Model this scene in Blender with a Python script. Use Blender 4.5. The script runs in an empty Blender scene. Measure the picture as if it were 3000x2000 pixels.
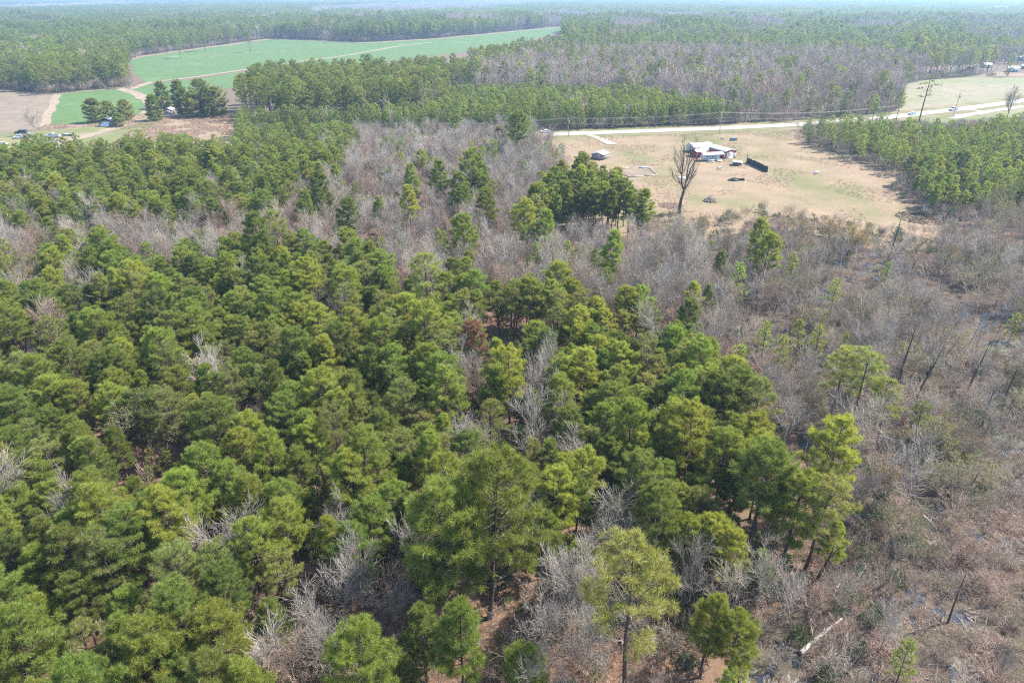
import bpy, math, random
import numpy as np
from mathutils import Vector
PI = math.pi
rnd = random.Random(7)
rng = np.random.default_rng(7)
scene = bpy.context.scene
COL = scene.collection

# ------------------------------------------------------------------ camera, sky, sun, exposure
CAM_H, PITCH, FPX = 55.0, math.radians(27.02), 2000.0
cam_d = bpy.data.cameras.new('camera'); cam = bpy.data.objects.new('camera', cam_d); COL.objects.link(cam)
cam.location = (0, 0, CAM_H); cam.rotation_euler = (PI/2 - PITCH, 0, 0)
cam_d.sensor_width = 36; cam_d.lens = 24; cam_d.clip_start = 0.5; cam_d.clip_end = 40000
scene.camera = cam
SUN_EL, SUN_AZ = math.radians(50), math.radians(72)      # azimuth measured from +Y towards +X
world = bpy.data.worlds.new('World'); scene.world = world; world.use_nodes = True
wn = world.node_tree; wn.nodes.clear()
sky = wn.nodes.new('ShaderNodeTexSky'); sky.sky_type = 'NISHITA'; sky.sun_disc = False
sky.sun_elevation = SUN_EL; sky.sun_rotation = SUN_AZ; sky.air_density = 1.0; sky.dust_density = 1.0
bgn = wn.nodes.new('ShaderNodeBackground'); bgn.inputs[1].default_value = 0.15
won = wn.nodes.new('ShaderNodeOutputWorld')
wn.links.new(sky.outputs[0], bgn.inputs[0]); wn.links.new(bgn.outputs[0], won.inputs[0])
sun_d = bpy.data.lights.new('sun', 'SUN'); sun = bpy.data.objects.new('sun', sun_d); COL.objects.link(sun)
sun_d.energy = 5.0; sun_d.angle = math.radians(0.53); sun_d.color = (1.0, 0.95, 0.87)
sdir = Vector((math.sin(SUN_AZ)*math.cos(SUN_EL), math.cos(SUN_AZ)*math.cos(SUN_EL), math.sin(SUN_EL)))
sun.rotation_euler = sdir.to_track_quat('Z', 'Y').to_euler()
sun.location = (100, 100, 200)
scene.view_settings.view_transform = 'Standard'; scene.view_settings.look = 'None'
scene.view_settings.gamma = 1; scene.view_settings.use_curve_mapping = False
scene.view_settings.exposure = 1.4
scene.cycles.max_bounces = 7; scene.cycles.diffuse_bounces = 5; scene.cycles.glossy_bounces = 2
scene.cycles.transmission_bounces = 2; scene.cycles.volume_bounces = 0; scene.cycles.transparent_max_bounces = 4
scene.cycles.use_denoising = False; scene.cycles.filter_width = 1.15; scene.cycles.denoiser = 'OPENIMAGEDENOISE'; scene.cycles.denoising_input_passes = 'RGB_ALBEDO_NORMAL'; scene.cycles.denoising_prefilter = 'ACCURATE'
scene.cycles.caustics_reflective = False; scene.cycles.caustics_refractive = False
scene.render.film_transparent = False
HAZE_DENSITY = 0.0002

# ------------------------------------------------------------------ mapping of sight lines to places on the ground
CP, SP = math.cos(PITCH), math.sin(PITCH)
def G(px, py, z=0.0):
    """place at height z seen at photo pixel (px, py) of 3000 x 2000"""
    a = (px-1500)/FPX; b = (1000-py)/FPX
    t = (z-CAM_H)/(-SP + b*CP)
    return Vector((a*t, (CP + b*SP)*t, z))
K = 3000/2352
def V(x, y, z=0.0): return G(x*K, y*K, z)
def proj(x, y, z):
    """world arrays to photo pixels and depth"""
    dz = z-CAM_H
    d = y*CP - dz*SP; u = y*SP + dz*CP
    return 1500 + FPX*x/d, 1000 - FPX*u/d, d
def polyV(pts, z=0.0): return np.array([V(p[0], p[1], p[2] if len(p) > 2 else z)[:2] for p in pts])
def inside(poly, x, y):
    r = np.zeros(len(x), bool); n = len(poly)
    for i in range(n):
        x0, y0 = poly[i]; x1, y1 = poly[(i+1) % n]
        c = (y0 > y) != (y1 > y)
        with np.errstate(divide='ignore', invalid='ignore'):
            r ^= c & (x < (x1-x0)*(y-y0)/(y1-y0+1e-12)+x0)
    return r
_ph = rng.uniform(0, 6.28, (12, 3))
def wave(x, y, s):
    """smooth pseudo-noise, about -1..1, feature size s metres"""
    v = 0
    for k in range(6):
        a = _ph[k, 0]; f = (0.7+0.25*k)/s*2
        v = v + np.sin((x*math.cos(a)+y*math.sin(a))*f + _ph[k, 1] + 1.3*np.sin((x*math.sin(a)-y*math.cos(a))*f*0.8+_ph[k, 2]))
    return v/3.2

# ------------------------------------------------------------------ materials
def nodes(name):
    m = bpy.data.materials.new(name); m.use_nodes = True; nt = m.node_tree; nt.nodes.clear()
    return m, nt, nt.nodes.new('ShaderNodeOutputMaterial')
def ramp(nt, stops, src):
    r = nt.nodes.new('ShaderNodeValToRGB'); e = r.color_ramp.elements
    while len(e) < len(stops): e.new(0.5)
    for i, (p, c) in enumerate(stops): e[i].position = p; e[i].color = (*c, 1)
    if src is not None: nt.links.new(src, r.inputs[0])
    return r.outputs[0]
def noise(nt, scale, detail=4, rough=0.55, coord='pos', stretch=None, w=None):
    n = nt.nodes.new('ShaderNodeTexNoise'); n.inputs['Scale'].default_value = scale
    n.inputs['Detail'].default_value = detail; n.inputs['Roughness'].default_value = rough
    if coord == 'pos': s = nt.nodes.new('ShaderNodeNewGeometry').outputs['Position']
    else: s = nt.nodes.new('ShaderNodeTexCoord').outputs['Object']
    if stretch:
        mp = nt.nodes.new('ShaderNodeMapping'); mp.inputs['Scale'].default_value = stretch[:3]
        if len(stretch) > 3: mp.inputs['Rotation'].default_value = (0, 0, stretch[3])
        nt.links.new(s, mp.inputs[0]); s = mp.outputs[0]
    nt.links.new(s, n.inputs['Vector']); return n.outputs['Fac']
def mix(nt, fac, a, b, mode='MIX'):
    m = nt.nodes.new('ShaderNodeMix'); m.data_type = 'RGBA'; m.blend_type = mode
    for i, v in ((0, fac), (6, a), (7, b)):
        if isinstance(v, (int, float)): m.inputs[i].default_value = v
        elif isinstance(v, tuple): m.inputs[i].default_value = (*v, 1)
        else: nt.links.new(v, m.inputs[i])
    return m.outputs[2]
def bsdf(nt, out, col, rough=0.9, spec=0.2, bump=None, metallic=0.0, bdist=0.1):
    b = nt.nodes.new('ShaderNodeBsdfPrincipled'); b.inputs['Roughness'].default_value = rough
    b.inputs['Specular IOR Level'].default_value = spec; b.inputs['Metallic'].default_value = metallic
    if isinstance(col, tuple): b.inputs['Base Color'].default_value = (*col, 1)
    else: nt.links.new(col, b.inputs['Base Color'])
    if bump is not None:
        bp = nt.nodes.new('ShaderNodeBump'); bp.inputs['Strength'].default_value = 0.7; bp.inputs['Distance'].default_value = bdist
        nt.links.new(bump, bp.inputs['Height']); nt.links.new(bp.outputs[0], b.inputs['Normal'])
    nt.links.new(b.outputs[0], out.inputs[0]); return b
def leaf_mat(name, c0, c1, c2, trans=0.55):
    m, nt, out = nodes(name)
    at = nt.nodes.new('ShaderNodeAttribute'); at.attribute_name = 'tone'
    oi = nt.nodes.new('ShaderNodeObjectInfo')
    c = ramp(nt, [(0.0, c0), (0.5, c1), (1.0, c2)], at.outputs['Fac'])
    hsv = nt.nodes.new('ShaderNodeHueSaturation'); nt.links.new(c, hsv.inputs['Color'])
    mr = nt.nodes.new('ShaderNodeMapRange'); nt.links.new(oi.outputs['Random'], mr.inputs[0])
    mr.inputs[3].default_value = 0.84; mr.inputs[4].default_value = 1.28; nt.links.new(mr.outputs[0], hsv.inputs['Value'])
    wn_ = nt.nodes.new('ShaderNodeTexWhiteNoise'); wn_.noise_dimensions = '1D'; nt.links.new(oi.outputs['Random'], wn_.inputs['W'])
    m2 = nt.nodes.new('ShaderNodeMapRange'); nt.links.new(wn_.outputs['Value'], m2.inputs[0])
    m2.inputs[3].default_value = 0.462; m2.inputs[4].default_value = 0.496; nt.links.new(m2.outputs[0], hsv.inputs['Hue'])
    col = hsv.outputs[0]
    d = nt.nodes.new('ShaderNodeBsdfDiffuse'); t = nt.nodes.new('ShaderNodeBsdfTranslucent')
    g = nt.nodes.new('ShaderNodeBsdfGlossy'); g.inputs['Roughness'].default_value = 0.45; g.inputs['Color'].default_value = (1, 1, 1, 1)
    nt.links.new(col, d.inputs[0]); tc = mix(nt, 1.0, col, (1.15, 1.1, 0.7), 'MULTIPLY'); nt.links.new(tc, t.inputs[0])
    s = nt.nodes.new('ShaderNodeMixShader'); s.inputs[0].default_value = trans
    nt.links.new(d.outputs[0], s.inputs[1]); nt.links.new(t.outputs[0], s.inputs[2])
    s2 = nt.nodes.new('ShaderNodeMixShader'); s2.inputs[0].default_value = 0.02
    nt.links.new(s.outputs[0], s2.inputs[1]); nt.links.new(g.outputs[0], s2.inputs[2])
    nt.links.new(s2.outputs[0], out.inputs[0]); return m
def bark_mat(name, c0, c1, scale=6.0, stretch=(1, 1, 0.25), var=0.25):
    m, nt, out = nodes(name)
    c = ramp(nt, [(0.3, c0), (0.7, c1)], noise(nt, scale, 4, 0.6, 'obj', stretch))
    oi = nt.nodes.new('ShaderNodeObjectInfo'); hsv = nt.nodes.new('ShaderNodeHueSaturation'); nt.links.new(c, hsv.inputs['Color'])
    mr = nt.nodes.new('ShaderNodeMapRange'); nt.links.new(oi.outputs['Random'], mr.inputs[0])
    mr.inputs[3].default_value = 1-var; mr.inputs[4].default_value = 1+var; nt.links.new(mr.outputs[0], hsv.inputs['Value'])
    bsdf(nt, out, hsv.outputs[0], 0.9, 0.15); return m
def plain(name, c, rough=0.6, spec=0.3, metallic=0.0, nz=6.0, amt=0.15):
    m, nt, out = nodes(name)
    d = tuple(v*(1-amt*2) for v in c); col = ramp(nt, [(0.3, d), (0.65, c)], noise(nt, nz, 5, 0.6, 'obj'))
    bsdf(nt, out, col, rough, spec, metallic=metallic); return m
M = {}
M['needle_yellow'] = leaf_mat('needles_yellow_green', (0.141, 0.194, 0.026), (0.231, 0.306, 0.048), (0.308, 0.377, 0.092))
M['needle_mid'] = leaf_mat('needles_mid_green', (0.107, 0.171, 0.026), (0.176, 0.263, 0.046), (0.245, 0.328, 0.080))
M['needle_deep'] = leaf_mat('needles_deep_green', (0.086, 0.136, 0.024), (0.142, 0.205, 0.040), (0.205, 0.265, 0.066))
M['needle_young'] = leaf_mat('needles_young_green', (0.086, 0.142, 0.030), (0.138, 0.212, 0.050), (0.192, 0.262, 0.076))
M['needle_olive'] = leaf_mat('needles_olive', (0.146, 0.176, 0.042), (0.212, 0.256, 0.072), (0.284, 0.325, 0.118))
M['broadleaf'] = leaf_mat('evergreen_leaves', (0.025, 0.060, 0.017), (0.051, 0.102, 0.025), (0.093, 0.145, 0.043), 0.25)
M['bud'] = leaf_mat('budding_leaves', (0.136, 0.150, 0.048), (0.184, 0.190, 0.068), (0.231, 0.225, 0.095), 0.4)
M['bud_yellow'] = leaf_mat('yellow_catkins', (0.188, 0.159, 0.029), (0.260, 0.224, 0.051), (0.326, 0.275, 0.072), 0.4)
M['bud_red'] = leaf_mat('reddish_buds', (0.187, 0.111, 0.085), (0.246, 0.153, 0.119), (0.306, 0.204, 0.162), 0.3)
M['dead_needle'] = leaf_mat('dead_needles', (0.20, 0.12, 0.05), (0.27, 0.17, 0.08), (0.34, 0.23, 0.12), 0.3)
M['reed'] = leaf_mat('dry_reeds', (0.075, 0.052, 0.036), (0.185, 0.135, 0.098), (0.42, 0.34, 0.27), 0.25)
M['drygrass'] = leaf_mat('dry_grass', (0.218, 0.160, 0.096), (0.269, 0.205, 0.128), (0.320, 0.250, 0.166), 0.25)
M['pine_bark'] = bark_mat('pine_bark', (0.060, 0.045, 0.038), (0.135, 0.105, 0.088))
M['pale_bark'] = bark_mat('pale_grey_bark', (0.248, 0.216, 0.184), (0.396, 0.359, 0.317), 3.0)
M['grey_bark'] = bark_mat('grey_bark', (0.252, 0.215, 0.172), (0.412, 0.356, 0.295), 3.0)
M['rose_bark'] = bark_mat('rosy_brown_bark', (0.243, 0.177, 0.140), (0.389, 0.301, 0.243), 3.0)
M['dark_bark'] = bark_mat('dark_dead_wood', (0.045, 0.038, 0.034), (0.11, 0.092, 0.08), 3.0)
M['silver_wood'] = bark_mat('silvered_wood', (0.309, 0.272, 0.243), (0.486, 0.442, 0.405), 3.0)
M['white_paint'] = plain('white_painted_metal', (0.626, 0.626, 0.617), 0.4, 0.4, amt=0.04, nz=1.2)
M['white_siding'] = plain('white_siding', (0.516, 0.524, 0.532), 0.6, amt=0.06, nz=2)
M['red_metal'] = plain('barn_red_metal', (0.30, 0.035, 0.04), 0.5, amt=0.10, nz=1.5)
M['camper_white'] = plain('camper_shell', (0.510, 0.561, 0.612), 0.35, 0.5, amt=0.06)
M['stripe'] = plain('grey_stripe', (0.16, 0.19, 0.24), 0.4)
M['glass'] = plain('dark_glass', (0.02, 0.025, 0.03), 0.08, 0.6)
M['tyre'] = plain('black_rubber', (0.02, 0.02, 0.02), 0.85)
M['rim'] = plain('alloy', (0.45, 0.46, 0.48), 0.35, 0.5, 0.6)
M['silver_paint'] = plain('silver_car_paint', (0.50, 0.55, 0.60), 0.25, 0.5, 0.2, amt=0.02)
M['white_carpaint'] = plain('white_car_paint', (0.74, 0.77, 0.80), 0.25, 0.5, amt=0.02)
M['black_carpaint'] = plain('dark_blue_car_paint', (0.02, 0.035, 0.05), 0.2, 0.6, amt=0.02)
M['teal_paint'] = plain('pale_teal_car_paint', (0.42, 0.58, 0.62), 0.25, 0.5, amt=0.02)
M['light_red'] = plain('tail_light', (0.4, 0.02, 0.02), 0.3)
M['light_white'] = plain('head_light', (0.7, 0.7, 0.68), 0.15, 0.6)
M['galv'] = plain('galvanised', (0.40, 0.41, 0.42), 0.5, 0.4, 0.4)
M['grey_roof'] = plain('grey_metal_roof', (0.40, 0.42, 0.45), 0.5, amt=0.12)
M['grey_wall'] = plain('weathered_grey_boards', (0.30, 0.29, 0.28), 0.8, amt=0.2)
M['dark_panel'] = plain('dark_green_screen', (0.018, 0.028, 0.026), 0.8, amt=0.2)
M['brown_board'] = plain('reddish_board', (0.10, 0.05, 0.045), 0.8, amt=0.2)
M['pole_wood'] = plain('weathered_pole', (0.30, 0.27, 0.24), 0.8, amt=0.2)
M['wire'] = plain('aluminium_wire', (0.32, 0.32, 0.33), 0.5, 0.5, 0.3)
M['blue_tarp'] = plain('blue_grey_tarp', (0.16, 0.22, 0.28), 0.6)
M['blue_wall'] = plain('pale_blue_siding', (0.42, 0.60, 0.70), 0.6, amt=0.04)
M['board_pale'] = plain('pale_bleached_boards', (0.36, 0.31, 0.27), 0.8, amt=0.15)
M['shade_roof'] = plain('brown_shingle_roof', (0.20, 0.16, 0.14), 0.9, amt=0.2)
M['rust'] = plain('rusty_metal', (0.16, 0.07, 0.04), 0.8, amt=0.3)

def ground_mat():
    m, nt, out = nodes('forest_floor')
    c = ramp(nt, [(0.30, (0.089, 0.050, 0.036)), (0.48, (0.178, 0.102, 0.069)), (0.62, (0.267, 0.158, 0.110)), (0.8, (0.340, 0.235, 0.170))], noise(nt, 1.7, 8, 0.65))
    big = ramp(nt, [(0.40, (0, 0, 0)), (0.62, (1, 1, 1))], noise(nt, 0.05, 4, 0.6))
    c = mix(nt, big, c, (0.15, 0.105, 0.07))
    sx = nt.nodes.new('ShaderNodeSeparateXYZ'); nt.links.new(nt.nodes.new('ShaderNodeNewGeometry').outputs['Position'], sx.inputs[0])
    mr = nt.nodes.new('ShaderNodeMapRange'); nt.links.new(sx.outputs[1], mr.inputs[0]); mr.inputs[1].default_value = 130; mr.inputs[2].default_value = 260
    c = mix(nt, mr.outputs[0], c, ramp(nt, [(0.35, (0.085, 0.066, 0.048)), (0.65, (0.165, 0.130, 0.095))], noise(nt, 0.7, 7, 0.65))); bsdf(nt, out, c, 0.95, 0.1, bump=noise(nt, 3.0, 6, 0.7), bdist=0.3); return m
def meadow_mat(name, tan0, tan1, green, gscale, glo, ghi, streak=None, fine=2.0, bd=0.15):
    m, nt, out = nodes(name)
    c = ramp(nt, [(0.3, tan0), (0.7, tan1)], noise(nt, fine, 8, 0.7, 'pos', streak))
    p = ramp(nt, [(0.36, (0.86, 0.86, 0.86)), (0.64, (1.1, 1.08, 1.04))], noise(nt, 0.11, 5, 0.6)); c = mix(nt, 1.0, c, p, 'MULTIPLY')
    f = ramp(nt, [(glo, (0, 0, 0)), (ghi, (1, 1, 1))], noise(nt, gscale, 8, 0.62, 'pos', streak))
    c = mix(nt, f, c, green); bsdf(nt, out, c, 0.95, 0.1, bump=noise(nt, fine, 6, 0.7), bdist=bd); return m
def crop_mat():
    m, nt, out = nodes('green_winter_wheat')
    c = ramp(nt, [(0.3, (0.060, 0.105, 0.037)), (0.7, (0.083, 0.134, 0.048))], noise(nt, 0.25, 6, 0.6, 'pos', (1, 0.25, 1, 0.35)))
    w = nt.nodes.new('ShaderNodeTexWave'); w.inputs['Scale'].default_value = 0.11; w.inputs['Distortion'].default_value = 1.6; w.inputs['Detail'].default_value = 3
    mp = nt.nodes.new('ShaderNodeMapping'); mp.inputs['Rotation'].default_value = (0, 0, 0.35)
    g = nt.nodes.new('ShaderNodeNewGeometry'); nt.links.new(g.outputs['Position'], mp.inputs[0]); nt.links.new(mp.outputs[0], w.inputs['Vector'])
    f = ramp(nt, [(0.80, (0, 0, 0)), (1.0, (0.35, 0.35, 0.35))], w.outputs['Fac']); c = mix(nt, f, c, (0.16, 0.24, 0.10))
    p = ramp(nt, [(0.58, (0, 0, 0)), (0.75, (0.8, 0.8, 0.8))], noise(nt, 0.02, 6, 0.65)); c = mix(nt, p, c, (0.15, 0.20, 0.09))
    bsdf(nt, out, c, 0.9, 0.1); return m
M['ground'] = ground_mat()
M['meadow'] = meadow_mat('dry_meadow', (0.169, 0.125, 0.083), (0.255, 0.196, 0.137), (0.130, 0.127, 0.059), 0.035, 0.46, 0.64, (1, 0.6, 1, 0.5), 1.3)
M['verge'] = meadow_mat('mown_verge', (0.160, 0.133, 0.080), (0.224, 0.186, 0.118), (0.122, 0.128, 0.053), 0.06, 0.40, 0.60, None, 1.6)
M['brush'] = meadow_mat('broomsedge', (0.171, 0.123, 0.086), (0.247, 0.188, 0.137), (0.164, 0.133, 0.095), 0.08, 0.5, 0.7, None, 0.9, 0.4)
M['brownfield'] = meadow_mat('bare_brown_field', (0.144, 0.115, 0.088), (0.203, 0.163, 0.125), (0.144, 0.136, 0.075), 0.02, 0.5, 0.7, (1, 0.15, 1, 0.9), 0.5)
M['greyfield'] = meadow_mat('mown_field', (0.175, 0.155, 0.108), (0.235, 0.210, 0.148), (0.150, 0.165, 0.085), 0.016, 0.46, 0.64, (0.3, 1, 1, -0.25), 0.4)
M['yard'] = meadow_mat('yard_grass', (0.171, 0.149, 0.091), (0.235, 0.203, 0.128), (0.128, 0.139, 0.059), 0.05, 0.36, 0.55, None, 0.9)
M['track'] = meadow_mat('sandy_track', (0.197, 0.157, 0.117), (0.273, 0.225, 0.174), (0.170, 0.141, 0.089), 0.15, 0.52, 0.7, None, 0.7)
M['gravel'] = meadow_mat('pale_gravel', (0.266, 0.230, 0.198), (0.373, 0.331, 0.288), (0.224, 0.186, 0.133), 0.3, 0.55, 0.7, None, 1.2)
M['mudbank'] = meadow_mat('muddy_ground', (0.045, 0.036, 0.028), (0.120, 0.092, 0.072), (0.085, 0.075, 0.045), 0.3, 0.5, 0.65, None, 2.5)
M['crop'] = crop_mat()
def asphalt():
    m, nt, out = nodes('worn_asphalt')
    c = ramp(nt, [(0.3, (0.230, 0.211, 0.202)), (0.7, (0.288, 0.269, 0.256))], noise(nt, 0.6, 6, 0.6, 'pos')); bsdf(nt, out, c, 0.85, 0.2); return m
M['asphalt'] = asphalt(); M['line_paint'] = plain('road_paint', (0.78, 0.76, 0.70), 0.7)
def water_mat():
    m, nt, out = nodes('swamp_water')
    alg = ramp(nt, [(0.42, (0, 0, 0)), (0.54, (1, 1, 1))], noise(nt, 0.35, 7, 0.7))
    vm = nt.nodes.new('ShaderNodeVectorMath'); vm.operation = 'DISTANCE'; vm.inputs[1].default_value = tuple(V(2270, 905)); nt.links.new(nt.nodes.new('ShaderNodeNewGeometry').outputs['Position'], vm.inputs[0])
    big = ramp(nt, [(0.16, (1, 1, 1)), (0.26, (0.15, 0.15, 0.15)), (0.34, (0, 0, 0))], None); dv = nt.nodes.new('ShaderNodeMath'); dv.operation = 'DIVIDE'; dv.inputs[1].default_value = 100; nt.links.new(vm.outputs['Value'], dv.inputs[0]); nt.links.new(dv.outputs[0], big.node.inputs[0])
    f = mix(nt, 1.0, alg, big, 'MULTIPLY')
    a = nt.nodes.new('ShaderNodeBsdfPrincipled'); a.inputs['Base Color'].default_value = (0.022, 0.026, 0.030, 1); a.inputs['Roughness'].default_value = 0.04
    a.inputs['Specular IOR Level'].default_value = 0.5
    bp = nt.nodes.new('ShaderNodeBump'); bp.inputs['Strength'].default_value = 0.25; bp.inputs['Distance'].default_value = 0.05
    nt.links.new(noise(nt, 4.0, 3), bp.inputs['Height']); nt.links.new(bp.outputs[0], a.inputs['Normal'])
    b = nt.nodes.new('ShaderNodeBsdfDiffuse'); nt.links.new(ramp(nt, [(0.4, (0.10, 0.13, 0.085)), (0.6, (0.24, 0.28, 0.20))], noise(nt, 3, 4)), b.inputs[0])
    s = nt.nodes.new('ShaderNodeMixShader'); nt.links.new(f, s.inputs[0]); nt.links.new(a.outputs[0], s.inputs[1]); nt.links.new(b.outputs[0], s.inputs[2])
    nt.links.new(s.outputs[0], out.inputs[0]); return m
M['water'] = water_mat()

# ------------------------------------------------------------------ mesh helpers
class MB:
    """collects faces, all of one mesh; faces carry a material slot and a tone"""
    def __init__(s): s.v = []; s.q = []; s.t = []; s.n = 0; s.qm = []; s.tm = []; s.tt = []; s.qt = []
    def quads(s, v, q, m=0, tone=None):
        v = np.asarray(v, float).reshape(-1, 3); q = np.asarray(q, int).reshape(-1, 4)
        s.v.append(v); s.q.append(q+s.n); s.qm.append(np.full(len(q), m)); s.n += len(v)
        s.qt.append(np.full(len(q), 0.5) if tone is None else tone)
    def tris(s, v, t, m=0, tone=None):
        v = np.asarray(v, float).reshape(-1, 3); t = np.asarray(t, int).reshape(-1, 3)
        s.v.append(v); s.t.append(t+s.n); s.tm.append(np.full(len(t), m)); s.n += len(v)
        s.tt.append(np.full(len(t), 0.5) if tone is None else tone)
    def box(s, x0, x1, y0, y1, z0, z1, m=0):
        v = [(x0, y0, z0), (x1, y0, z0), (x1, y1, z0), (x0, y1, z0), (x0, y0, z1), (x1, y0, z1), (x1, y1, z1), (x0, y1, z1)]
        s.quads(v, [(0, 3, 2, 1), (4, 5, 6, 7), (0, 1, 5, 4), (1, 2, 6, 5), (2, 3, 7, 6), (3, 0, 4, 7)], m); return s
    def tube(s, pts, rad, n=6, m=0, cap=True):
        pts = [Vector(p) for p in pts]; vs = []; k = len(pts)
        for i, p in enumerate(pts):
            d = (pts[min(i+1, k-1)]-pts[max(i-1, 0)]).normalized()
            a = d.cross(Vector((0.31, 0.95, 0.02))).normalized(); b = d.cross(a)
            r = rad[i] if hasattr(rad, '__len__') else rad
            for j in range(n): vs.append(p + a*math.cos(2*PI*j/n)*r + b*math.sin(2*PI*j/n)*r)
        q = [(i*n+j, i*n+(j+1) % n, (i+1)*n+(j+1) % n, (i+1)*n+j) for i in range(k-1) for j in range(n)]
        s.quads([tuple(v) for v in vs], q, m)
        if cap:
            for base, c in ((0, pts[0]), ((k-1)*n, pts[-1])):
                ring = [tuple(vs[base+j]) for j in range(n)]
                s.tris(ring+[tuple(c)], [(j, (j+1) % n, n) for j in range(n)], m)
        return s
    def loft(s, prof, y0, y1, m=0, prof2=None):
        """closed side profile (x, z) swept from y0 to y1 with end caps"""
        n = len(prof); p2 = prof2 or prof
        v = [(x, y0, z) for x, z in prof] + [(x, y1, z) for x, z in p2]
        s.quads(v, [(i, (i+1) % n, n+(i+1) % n, n+i) for i in range(n)], m)
        c = np.mean(np.array(prof), 0); d = np.mean(np.array(p2), 0)
        s.tris([(x, y0, z) for x, z in prof]+[(c[0], y0, c[1])], [(i, (i+1) % n, n) for i in range(n)], m)
        s.tris([(x, y1, z) for x, z in p2]+[(d[0], y1, d[1])], [((i+1) % n, i, n) for i in range(n)], m); return s
    def mesh(s, name, mats):
        me = bpy.data.meshes.new(name); V_ = np.vstack(s.v) if s.v else np.zeros((0, 3))
        q = np.vstack(s.q) if s.q else np.zeros((0, 4), int); t = np.vstack(s.t) if s.t else np.zeros((0, 3), int)
        me.vertices.add(len(V_)); me.vertices.foreach_set('co', V_.ravel().astype(np.float32))
        me.loops.add(q.size+t.size); me.loops.foreach_set('vertex_index', np.concatenate([q.ravel(), t.ravel()]).astype(np.int32))
        me.polygons.add(len(q)+len(t))
        st = np.concatenate([np.arange(len(q))*4, q.size+np.arange(len(t))*3]).astype(np.int32)
        me.polygons.foreach_set('loop_start', st)
        mi = np.concatenate(s.qm+s.tm).astype(np.int32)
        for m in mats: me.materials.append(m)
        me.polygons.foreach_set('material_index', mi)
        a = me.attributes.new('tone', 'FLOAT', 'FACE'); a.data.foreach_set('value', np.concatenate(s.qt+s.tt).astype(np.float32))
        me.update(calc_edges=True); return me
    def obj(s, name, mats, parent=None, link=True):
        if not isinstance(mats, (list, tuple)): mats = [mats]
        o = bpy.data.objects.new(name, s.mesh(name, mats))
        if link: COL.objects.link(o)
        if parent: o.parent = parent
        return o
def tag(o, label, cat, group=None):
    o['label'] = label; o['category'] = cat
    if group: o['group'] = group
    return o
def thing(name, label, cat, loc, rz=0.0, group=None, sc=None):
    o = bpy.data.objects.new(name, None); COL.objects.link(o); o.location = loc; o.rotation_euler = (0, 0, rz)
    o.empty_display_size = 0.3
    if sc: o.scale = sc
    return tag(o, label, cat, group)

def sheet(name, pts_world, z, mat, jit=0.0, step=6.0, kind='structure'):
    P = [Vector((p[0], p[1], 0)) for p in pts_world]; out = []
    for i, a in enumerate(P):
        b = P[(i+1) % len(P)]; n = max(1, min(60, int((b-a).length/step)))
        for k in range(n):
            p = a.lerp(b, k/n)
            if jit: p = p + Vector((rnd.uniform(-jit, jit), rnd.uniform(-jit, jit), 0))
            out.append((p.x, p.y, z))
    from mathutils.geometry import tessellate_polygon
    tr = tessellate_polygon([[Vector(p) for p in out]])
    f = []
    for t in tr:
        a, b, c = (Vector(out[i]) for i in t)
        f.append(t if (b-a).cross(c-a).z > 0 else (t[0], t[2], t[1]))
    mb = MB(); mb.tris(out, f); o = mb.obj(name, mat); o['kind'] = kind; return o
def ribbon(name, pts, w, z, mat, jit=0.0, kind='structure'):
    L = []; R = []
    fine = []
    for i in range(len(pts)-1):
        a, b = Vector(pts[i]).to_2d(), Vector(pts[i+1]).to_2d(); n = max(1, int((b-a).length/8))
        fine += [a.lerp(b, k/n) for k in range(n)]
    fine.append(Vector(pts[-1]).to_2d())
    for i, p in enumerate(fine):
        d = (fine[min(i+1, len(fine)-1)]-fine[max(i-1, 0)]).normalized(); nrm = Vector((-d.y, d.x))
        wl = w/2+rnd.uniform(-jit, jit); wr = w/2+rnd.uniform(-jit, jit)
        L.append((*(p+nrm*wl), z)); R.append((*(p-nrm*wr), z))
    n = len(L); mb = MB(); mb.quads(L+R, [(i, n+i, n+i+1, i+1) for i in range(n-1)])
    o = mb.obj(name, mat); o['kind'] = kind; return o

# ------------------------------------------------------------------ plant builders (vectorised)
def frames(d):
    a = np.cross(d, np.array([0.3, 0.2, 0.93])); l = np.linalg.norm(a, axis=1, keepdims=True); a = a/np.maximum(l, 1e-6)
    return a, np.cross(d, a)
def add_segs(mb, p0, p1, r0, r1, n=3, m=0):
    p0 = np.asarray(p0); p1 = np.asarray(p1); r0 = np.asarray(r0)[:, None]; r1 = np.asarray(r1)[:, None]
    d = p1-p0; d = d/np.maximum(np.linalg.norm(d, axis=1, keepdims=True), 1e-6); a, b = frames(d); N = len(p0)
    ring = []
    for p, r in ((p0, r0), (p1, r1)):
        for j in range(n): ring.append(p + r*(a*math.cos(2*PI*j/n)+b*math.sin(2*PI*j/n)))
    v = np.stack(ring, 1).reshape(-1, 3)
    q = np.array([(j, (j+1) % n, n+(j+1) % n, n+j) for j in range(n)])
    mb.quads(v, (q[None]+(np.arange(N)*2*n)[:, None, None]).reshape(-1, 4), m)
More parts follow.
